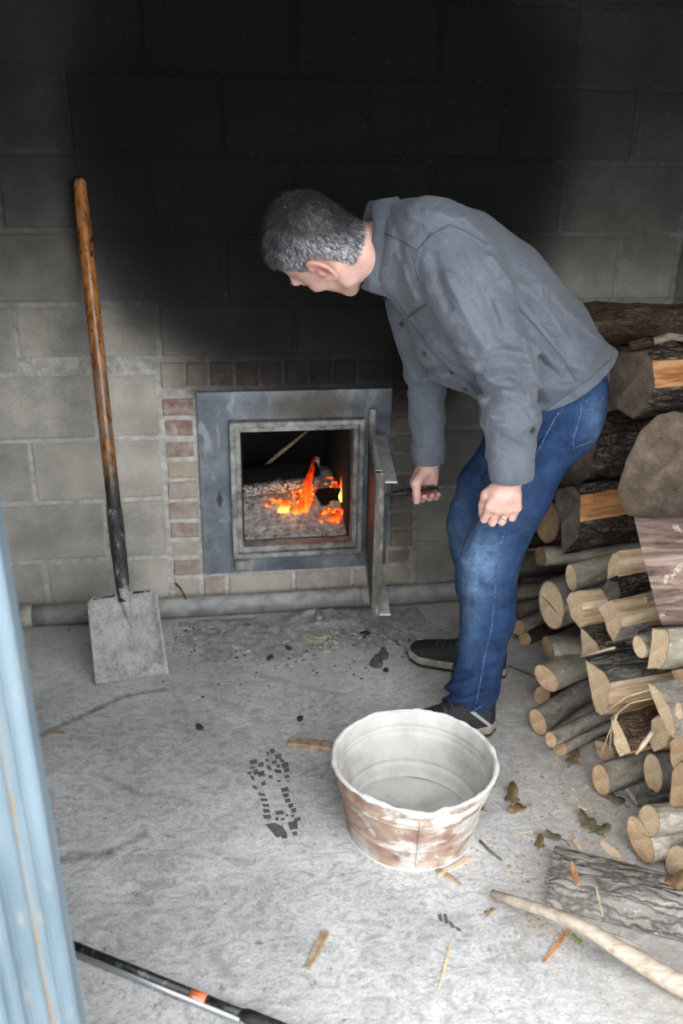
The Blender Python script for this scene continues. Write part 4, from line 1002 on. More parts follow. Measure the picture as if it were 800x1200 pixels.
# ---- jeans
JW = [([(518, 812), (545, 814), (572, 802)], 2.6, -.006), ([(522, 795), (545, 794), (575, 784)], 3, -.004), ([(545, 745), (562, 752), (588, 745)], 4, .004), ([(600, 640), (588, 648), (572, 650)], 3, -.004), ([(612, 625), (596, 634), (580, 636)], 3.5, .004), ([(575, 545), (610, 530), (650, 500)], 4, -.004), ([(585, 565), (625, 545), (662, 515)], 4, .004), ([(640, 470), (655, 490), (664, 515)], 4, .003), ([(560, 690), (580, 692), (600, 684)], 4, -.003), ([(546, 668), (566, 664), (588, 654)], 5, .004), ([(556, 640), (580, 645), (604, 640)], 6, .004), ([(598, 655), (586, 668), (570, 678)], 5, .004), ([(520, 806), (540, 802), (566, 790)], 4, .006), ([(518, 820), (540, 822), (570, 812)], 4, .006),
      ([(536, 780), (556, 784), (582, 772)], 5, .005), ([(562, 560), (600, 545), (640, 520)], 6, .004), ([(590, 600), (620, 570), (650, 535)], 7, -.004), ([(640, 500), (668, 520), (690, 512)], 6, .004), ([(545, 690), (560, 705), (598, 700)], 7, .003), ([(529, 640), (540, 660), (536, 690)], 5, .004), ([(525, 590), (540, 585), (556, 560)], 6, .004)]
def jeans_sdf(P):
    d = sweep(P, [aty(652, 450, -.62), aty(640, 484, -.62), aty(616, 516, -.62)], LAT, [.160, .165, .14], [.110, .115, .095])
    d = smin(d, ell(P, aty(664, 474, -.70), (.074, .080, .090)), .035); d = smin(d, ell(P, aty(640, 476, -.545), (.074, .080, .09)), .035)
    l = chain(P, [LHIP, aty(605, 578, -.73), LK, aty(571, 725, -.735), LA, aty(545, 838, -.742)], [.090, .082, .070, .065, .0635, .062], .02)
    r = chain(P, [RHIP, aty(570, 572, -.52), RK, aty(563, 690, -.49), RA, aty(567, 785, -.487)], [.094, .078, .067, .063, .061, .060], .02)
    d = smin(d, np.minimum(l, r), .03)
    d = wrinkle(P, d, JW, .0030, np.array([16, 16, 12]), 4, 1.7)
    zc = np.where(P[:, 1] < -.62, .047+.10*(P[:, 0]-1.19), .066+.06*(P[:, 0]-1.30))
    return np.maximum(d, zc-P[:, 2])
jeans, JV, JQ = netmesh('jeans', jeans_sdf, (1.0, -.90, .02), (1.62, -.34, 1.06), .0048, MAT['denim'], body, 1)
UJ = proj(JV)
wr = .95*np.exp(-(((UJ[:, 0]-560)/24)**2+((UJ[:, 1]-655)/38)**2))+.5*np.exp(-(((UJ[:, 0]-548)/16)**2+((UJ[:, 1]-700)/60)**2))+.55*np.exp(-(((UJ[:, 0]-698)/13)**2+((UJ[:, 1]-495)/28)**2))+.3*np.exp(-(((UJ[:, 0]-590)/30)**2+((UJ[:, 1]-575)/40)**2))+.4*np.exp(-(((UJ[:, 0]-530)/14)**2+((UJ[:, 1]-600)/36)**2))
attr(jeans, 'wear', np.clip(wr, 0, 1))
# ---- shirt
SW = [([(540, 300), (556, 330), (566, 352)], 4, .0035), ([(560, 330), (580, 372), (586, 398)], 4, -.0035), ([(575, 300), (596, 330), (606, 352)], 4, .003), ([(610, 330), (640, 362), (664, 396)], 4, .003), ([(640, 330), (668, 366), (700, 396)], 5, .003), ([(612, 392), (622, 430), (640, 462)], 4, .004), ([(630, 420), (660, 446), (680, 448)], 3.5, -.004), ([(600, 440), (614, 452), (622, 470)], 4, .004), ([(566, 440), (580, 452), (600, 452)], 3, .004), ([(574, 468), (590, 468), (612, 476)], 3, -.004), ([(570, 500), (590, 496), (606, 506)], 3.5, .004), ([(466, 300), (476, 330), (488, 352)], 4, .004), ([(516, 395), (540, 412), (556, 420)], 4, .004), ([(530, 425), (548, 436), (560, 440)], 3, -.004), ([(500, 245), (540, 256), (566, 276)], 5, .003), ([(480, 425), (500, 434), (518, 426)], 3.5, -.004), ([(478, 452), (495, 458), (512, 450)], 3.5, -.003), ([(482, 474), (498, 480), (514, 474)], 3, .003), ([(562, 418), (588, 411), (612, 415)], 4.5, .006), ([(564, 433), (592, 426), (622, 428)], 4, -.005), ([(566, 446), (596, 440), (622, 446)], 5, .005), ([(568, 462), (590, 458), (616, 466)], 5, -.004), ([(572, 482), (600, 474), (622, 480)], 6, .003),
      ([(523, 322), (540, 360), (566, 404)], 7, .006), ([(545, 318), (570, 362), (596, 400)], 9, -.005), ([(508, 300), (514, 330), (526, 360)], 5, -.003), ([(494, 292), (489, 312), (492, 336)], 4, -.0025),
      ([(556, 500), (574, 490), (600, 510), (620, 500)], 5, .003), ([(576, 520), (600, 512), (624, 522)], 5, .003),
      ([(545, 250), (580, 290), (604, 340)], 10, .006), ([(600, 340), (634, 384), (668, 436)], 6, -.005), ([(570, 250), (610, 310), (660, 370)], 12, .004), ([(625, 400), (652, 426), (690, 432)], 7, .005), ([(630, 450), (660, 456), (690, 440)], 6, .004), ([(628, 472), (650, 474), (668, 462)], 5, -.004),
      ([(462, 330), (474, 352), (500, 398)], 6, -.004), ([(500, 398), (530, 420), (556, 432)], 7, .005), ([(522, 440), (546, 446), (562, 470)], 6, .005), ([(506, 420), (530, 440), (560, 456)], 5, -.004), ([(455, 250), (470, 280), (468, 320)], 6, -.004), ([(478, 250), (500, 262), (520, 282)], 6, .004),
      ([(478, 440), (496, 446), (516, 440)], 5, .004), ([(482, 462), (500, 470), (518, 462)], 5, .004), ([(484, 486), (502, 492), (518, 486)], 5, .003), ([(640, 300), (660, 350), (690, 390)], 10, -.003), ([(590, 460), (612, 470), (630, 492)], 6, .004)]
HB = [aty(722, 414, -.66), aty(640, 489, -.80), aty(572, 508, -.60)]
hn = np.cross(HB[1]-HB[0], HB[2]-HB[0]); hn /= np.linalg.norm(hn)
if hn[2] > 0: hn = -hn
def cutplane(P, a, b, off): v = (b-a)/np.linalg.norm(b-a); return (P-b)@v-off
def shirt_sdf(P):
    d = sweep(P, SP+[], LAT, [.178, .180, .188, .198, .165, .075], [.130, .140, .146, .132, .100, .070], .04)
    d = smin(d, sweep(P, [aty(682, 452, -.62), SP[0]], LAT, [.160, .176], [.112, .130], .04), .04)
    d = smin(d, ell(P, aty(556, 396, -.60), (.15, .16, .13)), .06)                      # shirt front hanging from the chest
    d = smin(d, chain(P, [aty(470, 285, -.62), aty(505, 278, -.74)], [.085, .085], .02), .05)
    d = smin(d, chain(P, [LS, aty(557, 360, -.835), LE, aty(598, 490, -.873), LW], [.083, .075, .0655, .058, .051], .02), .022)
    rr = chain(P, [RS, RE, aty(500, 490, -.43), RW], [.076, .054, .047, .043], .02); d = smin(d, rr, .03)
    d = wrinkle(P, d, SW, .0042, np.array([13, 13, 13]), 8, 1.9)
    hem = (P-HB[0])@hn+.012*np.cos((P@LAT)*9)
    arm = np.minimum(chain(P, [LS, LE, LW+np.array([0, 0, -.05])], [.11, .085, .085]), chain(P, [RS, RE, RW+np.array([0, 0, -.05])], [.10, .085, .08]))
    d = np.where(arm > 0, smax(d, hem, .006), d)
    d = np.maximum(d, np.where(np.linalg.norm(P-LW, axis=1) < .12, cutplane(P, LE, LW, -.022), -1))
    d = np.maximum(d, np.where(np.linalg.norm(P-RW, axis=1) < .12, cutplane(P, RE, RW, -.022), -1))
    nc = (aty(428, 287, -.62)-aty(470, 292, -.62)); nc /= np.linalg.norm(nc)
    return smax(d, (P-aty(440, 290, -.62))@nc, .006)
shirt, SV_, SQ = netmesh('shirt', shirt_sdf, (.84, -.98, .60), (1.62, -.32, 1.44), .0046, MAT['shirt'], body, 1)

# ---- things sewn on the clothes
bvh = {o.name: BVHTree.FromPolygons([tuple(v) for v in V_], [tuple(q) for q in Q_]) for o, V_, Q_ in ((shirt, SV_, SQ), (jeans, JV, JQ), (body, BV, BQ))}
def hit(o, u, v):
    d = ray(u, v); loc, nr, i, ds = bvh[o.name].ray_cast(Vector(CAM), Vector(d/np.linalg.norm(d)))
    return (None, None) if loc is None else (np.array(loc), np.array(nr))
def sew(name, o, pts, wdt, mat, th=.0012, step=4.0):
    """thin raised strip that follows the cloth along pixel polyline pts"""
    dense = []
    for (a, b) in zip(pts[:-1], pts[1:]):
        n = max(2, int(math.dist(a, b)/step))
        dense += [(a[0]+(b[0]-a[0])*i/n, a[1]+(b[1]-a[1])*i/n) for i in range(n)]
    dense.append(pts[-1]); L = [hit(o, *p) for p in dense]; L = [(a, b) for a, b in L if a is not None]
    if len(L) < 3: return None
    runs = [[L[0]]]
    for q_1, q_2 in zip(L[:-1], L[1:]):
        if np.linalg.norm(q_2[0]-q_1[0]) > .048: runs.append([])
        runs[-1].append(q_2)
    L = max(runs, key=len)
    if len(L) < 3: return None
    C_ = np.array([a for a, b in L]); Nn = np.array([b for a, b in L]); Nn = np.where(((CAM-C_)*Nn).sum(1)[:, None] < 0, -Nn, Nn)
    T = np.gradient(C_, axis=0); T /= np.linalg.norm(T, axis=1)[:, None]; S = np.cross(T, Nn); S /= np.linalg.norm(S, axis=1)[:, None]
    V = []; Fc = []
    for c, n, s in zip(C_, Nn, S): V += [c-s*wdt/2-n*.002, c-s*wdt/2*.8+n*th, c+s*wdt/2*.8+n*th, c+s*wdt/2-n*.002]
    for i in range(len(C_)-1):
        for k in range(3): Fc.append((i*4+k, i*4+k+1, i*4+5+k, i*4+4+k))
    return mesh(name, V, Fc, mat, o, True)
PLK = [(441, 340), (455, 352), (472, 378), (495, 410), (518, 434), (538, 450), (549, 460)]
sew('placket', shirt, PLK, .034, MAT['shirt'], .0022)
sew('stitch_line', shirt, [(x+7, y-5) for x, y in PLK], .003, MAT['stitch'], .0030)
for u, v in ((452, 349), (471, 380), (499, 414), (530, 436), (546, 456), (623, 504), (617, 545)):
    p, n = hit(shirt, u, v)
    if p is None: continue
    R = Vector(n).to_track_quat('Z', 'Y').to_matrix(); V, Fc = tube_data([(0, 0, .0), (0, 0, .0045), (0, 0, .0055)], [.0062, .0062, .0048], 14)
    mesh('button', [R @ Vector(x)+Vector(p) for x in V], Fc, MAT['button'], shirt, False)
sew('shoulder_seam', shirt, [(447, 272), (470, 282), (492, 296)], .004, MAT['stitch'], .0014)
sew('armhole_seam', shirt, [(527, 264), (505, 276), (490, 292), (486, 312), (492, 330)], .005, MAT['stitch'], .0016)
sew('yoke_seam', shirt, [(527, 264), (548, 272), (572, 286)], .004, MAT['stitch'], .0014)
sew('side_seam', shirt, [(604, 358), (626, 382), (648, 408), (664, 428), (676, 446)], .006, MAT['stitch'], .0016)
sew('hem_stitch', shirt, [(716, 420), (690, 444), (664, 462), (634, 484)], .003, MAT['stitch'], .0012)
sew('pocket_edge', shirt, [(474, 374), (486, 366), (500, 356), (512, 348)], .006, MAT['stitch'], .0025)
sew('pocket_edge', shirt, [(474, 376), (482, 396), (496, 410)], .004, MAT['stitch'], .0016)
sew('side_seam', jeans, [(668, 466), (650, 490), (630, 528), (612, 566), (592, 620), (582, 652), (579, 700), (576, 735), (568, 768), (558, 824)], .0034, MAT['dstitch'], .0014)
sew('pocket_seam', jeans, [(682, 466), (680, 486), (672, 512), (671, 526), (690, 518), (704, 505)], .0032, MAT['dstitch'], .0014)
sew('pocket_seam', jeans, [(683, 470), (697, 470), (709, 466)], .0032, MAT['dstitch'], .0014)
sew('pocket_seam', jeans, [(683, 480), (697, 481), (708, 478)], .003, MAT['dstitch'], .0014)
sew('hem_stitch', jeans, [(515, 820), (530, 831), (550, 836), (566, 826)], .004, MAT['dstitch'], .0015)
# cuffs
def cuff(E, W, r0, r1, t0, t1, sq=1.0):
    v = (W-E)/np.linalg.norm(W-E); path = [W+v*t for t in (t0, t0+.004, (t0+t1)/2, t1-.004, t1, t1-.003, t1-.02)]
    return tube('cuff', path, [r0-.004, r0, (r0+r1)/2+.001, r1, r1-.002, r1-.005, r1-.009], MAT['shirt'], shirt, 28, cap=False)
cuff(LE, LW, .0525, .0500, -.040, .026); cuff(RE, RW, .0475, .0440, -.040, .016)
# collar: stand and turned-down leaf, one band open at the throat
def collar():
    c0, c1 = aty(429, 288, -.62), aty(455, 291, -.62); ax = (c0-c1)/np.linalg.norm(c0-c1)
    dv = np.array([0, 0, 1.0]); dv -= ax*(dv@ax); dv /= np.linalg.norm(dv); lt = np.cross(ax, dv)
    V = []; Fc = []; N = 60
    prof = [(c1, .080, .096, 0.0), (c0*.5+c1*.5, .074, .092, 0), (c0, .070, .091, 0), (c0+ax*.004, .074, .095, 0), (c0*.6+c1*.4, .083, .103, 0), (c1-ax*.004, .094, .112, 0)]
    for i in range(N+1):
        a = math.radians(-90+14+(360-28)*i/N)      # opens at the throat (down)
        ed = min(i, N-i)/N; ext = .022*math.exp(-(ed/.05)**2)
        for j, (c, wl_, wd_, _) in enumerate(prof):
            e = ext if j in (4, 5) else 0
            p = c+lt*math.cos(a)*wl_+dv*math.sin(a)*wd_-ax*e*(j == 5)
            V.append(p+.002*np.array([0, 0, 1])*vnoise(np.array([p*25]), 3)[0])
    M_ = len(prof)
    for i in range(N):
        for j in range(M_-1): Fc.append((i*M_+j, (i+1)*M_+j, (i+1)*M_+j+1, i*M_+j+1))
    o = mesh('collar', V, Fc, MAT['shirt'], shirt, True); m = o.modifiers.new('cloth', 'SOLIDIFY'); m.thickness = .0022
    return o
collar()
# wedding band
rd = lf[2][0]-lk[2]; rd /= np.linalg.norm(rd); rc = lk[2]+rd*.019; s1 = np.cross(rd, lT); s1 /= np.linalg.norm(s1); s2 = np.cross(rd, s1)
V = []; Fc = []
for k in range(28):
    a = 2*math.pi*k/28; o_ = math.cos(a)*s1+math.sin(a)*s2
    for (dr, dx) in ((.0112, -.0022), (.0125, -.0022), (.0125, .0022), (.0112, .0022)): V.append(rc+o_*dr+rd*dx)
for k in range(28):
    k2 = (k+1) % 28
    for j in range(4): Fc.append((k*4+j, k2*4+j, k2*4+(j+1) % 4, k*4+(j+1) % 4))
mesh('ring', V, Fc, MAT['ring'], body, True)

# ---- shoes
def shoe(hx, hy, dx, dy, label):
    D = np.array([dx, dy, 0.0]); D /= np.linalg.norm(D); S = np.array([-D[1], D[0], 0]); O = np.array([hx, hy, 0.0])
    LOC = lambda P: np.stack([(P-O)@D, (P-O)@S, P[:, 2]], 1)
    def halfw(x): return np.interp(x, [0, .02, .07, .14, .20, .25, .285, .300], [.012, .032, .037, .038, .047, .046, .030, .006])
    def mid(x): return np.interp(x, [0, .1, .2, .3], [0, .0, -.002, .004])
    def up_s(P):
        Q = LOC(P); x, y, z = Q.T; hw = np.maximum(halfw(x), .004)
        top = np.interp(x, [0, .03, .07, .10, .14, .19, .24, .28, .302], [.085, .097, .098, .098, .094, .075, .064, .055, .030])
        e = (np.abs((y-mid(x))/hw)**2.4+np.abs((z-.025)/np.maximum(top-.025, .006))**2.4)**(1/2.4); d = (e-1)*.03
        d = np.maximum(d, np.maximum(-x, x-.301)); return np.maximum(d, .026-z)
    def so_s(P, z0=.010, z1=.034, g=.004):
        Q = LOC(P); x, y, z = Q.T; xx = np.clip(x, 0, .30); hw = halfw(xx)+g; lift = .012*np.clip((x-.24)/.06, 0, 1)**2
        d = np.abs(y-mid(xx))-hw; d = np.maximum(d, np.maximum(-.005-x, x-.306)); zc = (z0+z1)/2+lift
        return smax(d, np.abs(z-zc)-(z1-z0)/2, .004)
    lo = np.minimum(O, O+D*.3)-.06; hi = np.maximum(O, O+D*.3)+.06; lo[2] = -.01; hi[2] = .13
    up, UV_, UQ_ = netmesh('shoe', up_s, lo, hi, .0035, MAT['shoe'], body, 1); up['label'] = label
    netmesh('sole', so_s, lo, hi, .0032, MAT['sole'], up, 1); netmesh('tread', lambda P: so_s(P, .0, .0125, .002), lo, hi, .0032, MAT['tread'], up, 0)
    for k in range(5):
        x = .125+.021*k; z = float(np.interp(x, [.10, .14, .19, .24], [.098, .094, .075, .064]))
        tube('lace', [O+D*x+S*s_*.02+np.array([0, 0, z-.004+.004*(1-abs(s_))]) for s_ in (-1.1, -.5, 0, .5, 1.1)], .0018, MAT['lace'], up, 6)
    return up, O, D, S
s1_, O1, D1, S1 = shoe(1.378, -.532, -.866, .50, 'black trainer with tan sole, partly behind the near leg')
s2_, O2, D2, S2 = shoe(1.262, -.775, -.985, -.06, 'black trainer with a pale grey stripe, behind the tub')
V = []
sg = 1 if S2[1] < 0 else -1
for (x, z) in ((.018, .036), (.028, .036), (.085, .088), (.072, .088)):
    hw = float(np.interp(x, [0, .02, .07, .14], [.012, .032, .037, .038])); V.append(O2+D2*x+S2*sg*(hw*1.02-.30*max(0, z-.05)**1.0*.3+.0025)+np.array([0, 0, z]))
V += [p-S2*sg*.004 for p in V]
mesh('stripe', V, [(0, 1, 2, 3), (4, 7, 6, 5), (0, 4, 5, 1), (1, 5, 6, 2), (2, 6, 7, 3), (3, 7, 4, 0)], MAT['stripe'], s2_)
# ================================================================== WOOD PILE
rl = random.Random(21)
def ellp(cx, cy, rx, ry, tilt=0, n=20):
    t = math.radians(tilt); out = []
    for k in range(n):
        a = 2*math.pi*k/n; x, y = rx*math.cos(a), ry*math.sin(a); out.append((cx+x*math.cos(t)-y*math.sin(t), cy+x*math.sin(t)+y*math.cos(t)))
    return out
def densify(poly, tags, step):
    P = []; T = []
    for i in range(len(poly)):
        a, b = np.array(poly[i]), np.array(poly[(i+1) % len(poly)]); n = max(1, int(round(np.linalg.norm(b-a)/(step if tags[i] == 'b' else step*.5))))
        for k in range(n): P.append(a+(b-a)*k/n); T.append(tags[i])
    return np.array(P), T
def billet(name, yz, tags, M, L, bark, cut, splitm, seed, rough=.004, parent=None, skew=None, taper=.0, bend=.0):
    """prism of wood in local frame: x along the grain, end outline yz at x=0"""
    n = len(yz); NX = max(5, int(L/.035)); V = []
    for i in range(NX+1):
        x = L*i/NX; k = 1-taper*i/NX; V.append(np.stack([np.full(n, x), yz[:, 0]*k+bend*math.sin(math.pi*i/NX), yz[:, 1]*k], 1))
    V = np.concatenate(V); nn = fbm(V*np.array([9, 34, 34])+seed*3.7, seed, 3); rad = np.sqrt(yz[:, 0]**2+yz[:, 1]**2)+1e-6; dirs = np.tile(yz/rad[:, None], (NX+1, 1))
    ns = fbm(V*np.array([2.5, 75, 75])+seed*1.3, seed+3, 3); sp_ = np.tile([t == 's' for t in tags], NX+1); nn = np.where(sp_, ns*1.5, nn)
    wt = np.tile([1.0 if t == 'b' else .8 for t in tags], NX+1); endk = np.clip(V[:, 0]/.02, .35, 1)
    V[:, 1:] += dirs*(nn*rough*wt*endk)[:, None]
    if skew is not None: V[:, 0] += (V[:, 1]*skew[0]+V[:, 2]*skew[1])
    sides = {'b': [], 's': []}
    for i in range(NX):
        for k in range(n): k2 = (k+1) % n; sides[tags[k]].append((i*n+k, (i+1)*n+k, (i+1)*n+k2, i*n+k2))
    ctr = V[:n].mean(0)
    def sub(nm, faces, mat, par, smooth):
        ids = sorted({q for f in faces for q in f}); mp = {q: j for j, q in enumerate(ids)}
        return mesh(nm, V[ids], [tuple(mp[q] for q in f) for f in faces], mat, par, smooth)
    main, second = ('b', 's') if sides['b'] else ('s', None)
    far = tuple(range(NX*n, NX*n+n))
    root = sub(name, sides[main]+[far], MAT[bark] if main == 'b' else MAT[splitm], None, True)
    if parent is None: root.matrix_world = M
    else: root.parent = parent; root.matrix_world = M
    if second and sides['s']: sub('split_face', sides['s'], MAT[splitm], root, False)
    # sawn end: slightly domed, own rim
    ring_ = V[:n]; jit = np.random.RandomState(seed); E = []; rim = []
    for k_, rv in ((1.0, 1.0), (.93, .55), (.86, 0.0), (.45, 0.0)):
        w_ = np.array([1.0 if tags[q] == 'b' or tags[q-1] == 'b' else .35 for q in range(n)])
        E += [ctr+(v-ctr)*k_+np.array([jit.uniform(-.0003, .0003) if k_ < 1 else 0, 0, 0]) for v in ring_]; rim += list(rv*w_)
    E.append(ctr); rim.append(0.0)
    Fc = [(r*n+k, r*n+(k+1) % n, (r+1)*n+(k+1) % n, (r+1)*n+k) for r in range(3) for k in range(n)]+[(3*n+k, 3*n+(k+1) % n, 4*n) for k in range(n)]
    e = mesh('cut_end', E, Fc, MAT[cut], root, False); at = e.data.attributes.new('rim', 'FLOAT', 'POINT'); at.data.foreach_set('value', rim)
    return root
def frame_of(P, yaw, pitch=0.0):
    y, p = math.radians(yaw), math.radians(pitch); X = np.array([math.cos(y)*math.cos(p), math.sin(y)*math.cos(p), math.sin(p)]); Y = np.array([-math.sin(y), math.cos(y), 0]); Z = np.cross(X, Y)
    return X, Y, Z, Matrix([[X[i], Y[i], Z[i], P[i]] for i in range(3)]+[[0, 0, 0, 1]])
_ls = [0]
def log(label, poly, where, yaw, L, bark='bark_grey', cut='cut_tan', tags=None, splitm='split_fresh', pitch=0.0, face=None, rough=.004, name='split_log', parent=None, taper=0.0):
    """where: ('x',v) / ('y',v) / ('z',v): plane that the end centre lies on; face: yaw of the sawn face if not square to the log"""
    _ls[0] += 1; poly = [tuple(map(float, p)) for p in poly]; cen = np.mean(poly, 0)
    P = {'x': atx, 'y': aty, 'z': atz}[where[0]](cen[0], cen[1], where[1])
    X, Y, Z, M = frame_of(P, yaw, pitch)
    fy = math.radians(yaw if face is None else face); nrm = np.array([math.cos(fy), math.sin(fy), 0])*math.cos(math.radians(pitch))+np.array([0, 0, math.sin(math.radians(pitch))])
    yz = []
    for (u, v) in poly:
        d = ray(u, v); q = CAM+d*(((P-CAM)@nrm)/(d@nrm))-P; yz.append((q@Y, q@Z))
    tg = tags or 'b'*len(poly); yz, tg = densify(yz, list(tg), .014)
    sk = None
    if face is not None: b = math.radians(face-yaw); sk = (math.tan(-b), 0.0)
    bd = rl.uniform(-.008, .008) if name in ('round_log', 'forked_log') else 0.0
    o = billet(name, yz, tg, M, L, bark, cut, splitm, _ls[0], rough*1.3, parent, sk, taper, bd)
    if parent is None: tag(o, label, 'log', 'split firewood in the pile')
    return o
R_ = 'round_log'
# upper row
log('brown barked log lying on top of the pile against the back wall', ellp(684, 381, 12, 25), ('y', -.16), 0, .34, 'bark_brown', 'cut_old', name=R_, rough=.008)
log('thick log with dark sawn end and orange split side, upper row of the pile', [(712,461),(717,422),(728,413),(756,412),(765,422),(767,455),(756,478),(742,491),(723,480),(713,469)], ('x', 1.60), 11, .40, 'bark_dark', 'cut_old', 'bbbbsbbbbb', 'split_orange', rough=.006)
log('dark deeply furrowed log just behind the jeans pocket', [(663,560),(667,530),(680,500),(694,484),(702,500),(696,530),(690,560),(676,569)], ('x', 1.585), 14, .40, 'bark_dark', 'cut_old', rough=.009)
log('big log with broad weathered oval end facing the camera', [(723,574),(734,538),(750,505),(770,486),(789,482),(808,486),(830,510),(842,550),(835,590),(806,606),(772,606),(737,604),(727,592)], ('x', 1.62), 30, .30, 'bark_dark', 'cut_old', face=42, name=R_)
log('squared log with grey sawn end, orange split side and furrowed dark bark', [(651,572),(672,570),(680,580),(680,612),(677,630),(660,649),(658,640),(657,615),(650,592)], ('x', 1.52), 15, .42, 'bark_dark', 'cut_grey', 'bbsbbbbbb', 'split_orange', rough=.007)
log('round log with brown end beside the man\'s thigh', ellp(642, 612, 14, 25, 4), ('x', 1.53), 12, .34, 'bark_brown', 'cut_tan', name=R_)
log('dark log end in the gap below the man\'s thigh', ellp(612, 632, 8, 13), ('x', 1.60), 12, .3, 'bark_brown', 'cut_old', name=R_)
# big half log, bark to the camera
def log3d(label, P, yaw, L, yz, tags, bark, cut, splitm, roll=0.0, pitch=0.0, name='half_log', rough=.006, skew=None):
    _ls[0] += 1; r = math.radians(roll); yz = [(y*math.cos(r)-z*math.sin(r), y*math.sin(r)+z*math.cos(r)) for y, z in yz]
    q, tg = densify(yz, list(tags), .014); M = frame_of(P, yaw, pitch)[3]
    return tag(billet(name, q, tg, M, L, bark, cut, splitm, _ls[0], rough, None, skew), label, 'log', 'split firewood in the pile')
arc = [(-.075*math.cos(math.radians(t)), .120*math.sin(math.radians(t))) for t in range(-90, 91, 15)]
log3d('big half log with pinkish bark and white lichen patches at the frame edge', atx(759, 668, 1.47), -8, .40, arc+[(.035, .115), (.045, 0), (.035, -.115)], 'b'*12+'ssss', 'bark_pink', 'cut_grey', 'split_grey', roll=-30, skew=(.27, -.40))
# middle rows
log('mossy round log end just below the brown round log', ellp(633, 652, 6.5, 11.5, -8), ('x', 1.50), 2, .34, 'bark_moss', 'cut_tan', name=R_, rough=.002)
log('mossy round log with clean pale end in the middle of the pile', ellp(669, 677, 6.5, 16, -8), ('x', 1.50), 18, .34, 'bark_moss', 'cut_fresh', name=R_, rough=.002)
B4 = log('thick log with pale cracked round end at knee height', ellp(646, 709, 14.5, 29, -10), ('x', 1.50), 20, .34, 'bark_grey', 'cut_fresh', name=R_, rough=.003)
def crack(o, px, wd):
    M = np.array(o.matrix_world); n = M[:3, 0]; P = M[:3, 3]; inv = o.matrix_world.inverted(); pts = []
    for u, v in px:
        d_ = ray(u, v); q = CAM+d_*(((P-CAM)@n)/(d_@n)); pts.append(np.array(inv @ Vector(q))-np.array([.0004, 0, 0]))
    tube('crack', pts, [wd*.4]+[wd]*(len(pts)-2)+[wd*.4], MAT['charcoal'], o, 6)
crack(B4, [(634, 698), (640, 703), (646, 710), (654, 720)], .0016)
log('mossy log running out from behind the knee of the jeans', ellp(598, 696, 6, 10, -5), ('x', 1.52), 8, .40, 'bark_moss', 'cut_tan', name=R_, rough=.002)
log('thick shaded log behind the knee of the jeans', ellp(600, 662, 9, 17, -5), ('x', 1.58), 8, .38, 'bark_moss', 'cut_old', name=R_, rough=.003)
log('thin shaded log squeezed under the thick shaded one', ellp(606, 684, 5, 8), ('x', 1.60), 8, .34, 'bark_grey', 'cut_old', name=R_, rough=.003)
log('grey log low behind the shin of the jeans', ellp(600, 722, 8, 14), ('x', 1.51), 22, .36, 'bark_grey', 'cut_old', name=R_, rough=.003)
log('small round log with ringed tan end on the floor near the shoe', ellp(607.5, 736, 8, 9), ('z', .060), 33, .34, 'bark_grey', 'cut_tan', name=R_, rough=.002)
log('short stub lying on the floor under the ringed tan log', ellp(615, 749, 7.5, 8.5, -20), ('z', .026), 26, .30, 'bark_brown', 'cut_tan', name=R_, rough=.002)
log('split log end with brown heart beside the bark strip', [(711,681),(712,660),(717,649),(724,646),(725,660),(724,678)], ('x', 1.56), 8, .24, 'bark_brown', 'cut_fresh', 'bbbsss', rough=.003)
log('rough black bark strip wedged across the pile', [(703,690),(712,679),(724,681),(727,694),(722,706),(711,705)], ('x', 1.54), 20, .26, 'bark_dark', 'cut_grey', rough=.012, pitch=6)
log('short split piece with olive square end under the bark strip', [(732,702),(757,699),(760,720),(733,723)], ('x', 1.55), 25, .2, 'bark_grey', 'cut_tan', 'ssss', 'split_grey', rough=.002)
log('dark lumpy log under the olive square end', ellp(737, 739, 10, 17, -10), ('x', 1.53), 15, .3, 'bark_dark', 'cut_grey', name=R_, rough=.008)
log('chunky split log with pale torn side in the centre of the pile', [(663,702),(668,694),(676,692),(681,704),(683,726),(679,737),(669,724)], ('x', 1.46), 9, .17, 'bark_grey', 'cut_fresh', 'bbsssbb', rough=.004)
log('pale curved split piece hooked under the chunky torn log', [(700,712),(716,703),(727,720),(728,735),(719,754),(712,742),(708,726)], ('x', 1.47), 14, .22, 'bark_grey', 'cut_fresh', 'sssbbss', rough=.003)
log('split wedge with pale triangular end resting on the big torn log', [(680,736),(688,741),(700,755),(703,765),(682,768)], ('x', 1.47), 12, .30, 'bark_dark', 'cut_fresh', 'bbbss', rough=.004)
B14 = log('big freshly split log with splintered yellow side, front of the pile', [(685,772),(694,778),(708,788),(715,800),(713,822),(704,840),(698,836),(692,812)], ('x', 1.45), 9, .40, 'bark_slab', 'cut_fresh', 'bbbssbbb', rough=.010)
log('small round branch with pale oval end on the big splintered log', ellp(749, 758, 7.5, 14, -18), ('x', 1.465), 16, .3, 'bark_grey', 'cut_fresh', name=R_, rough=.002)
log('green barked log with tall bright yellow end at the frame edge', [(764,737),(783,737),(784,748),(781,772),(773,784),(758,784),(760,770),(763,755)], ('x', 1.475), 5, .36, 'bark_moss', 'cut_fresh', 'bbbbbsss', rough=.004)
log('tan log end tucked under the green barked log', [(786,786),(804,783),(812,800),(803,812),(791,802)], ('x', 1.52), 4, .3, 'bark_grey', 'cut_tan', rough=.003)
log('split log with long pointed pale end at the frame edge', [(759,800),(766,802),(775,811),(786,832),(793,856),(790,866),(783,858),(770,832),(762,812)], ('x', 1.46), 7, .34, 'bark_grey', 'cut_fresh', 'bbbbbssss', rough=.003)
log('thin branch with small oval cut on the pointed pale log', ellp(795, 833, 4, 11, -5), ('x', 1.43), 4, .25, 'bark_grey', 'cut_fresh', name=R_, rough=.001)
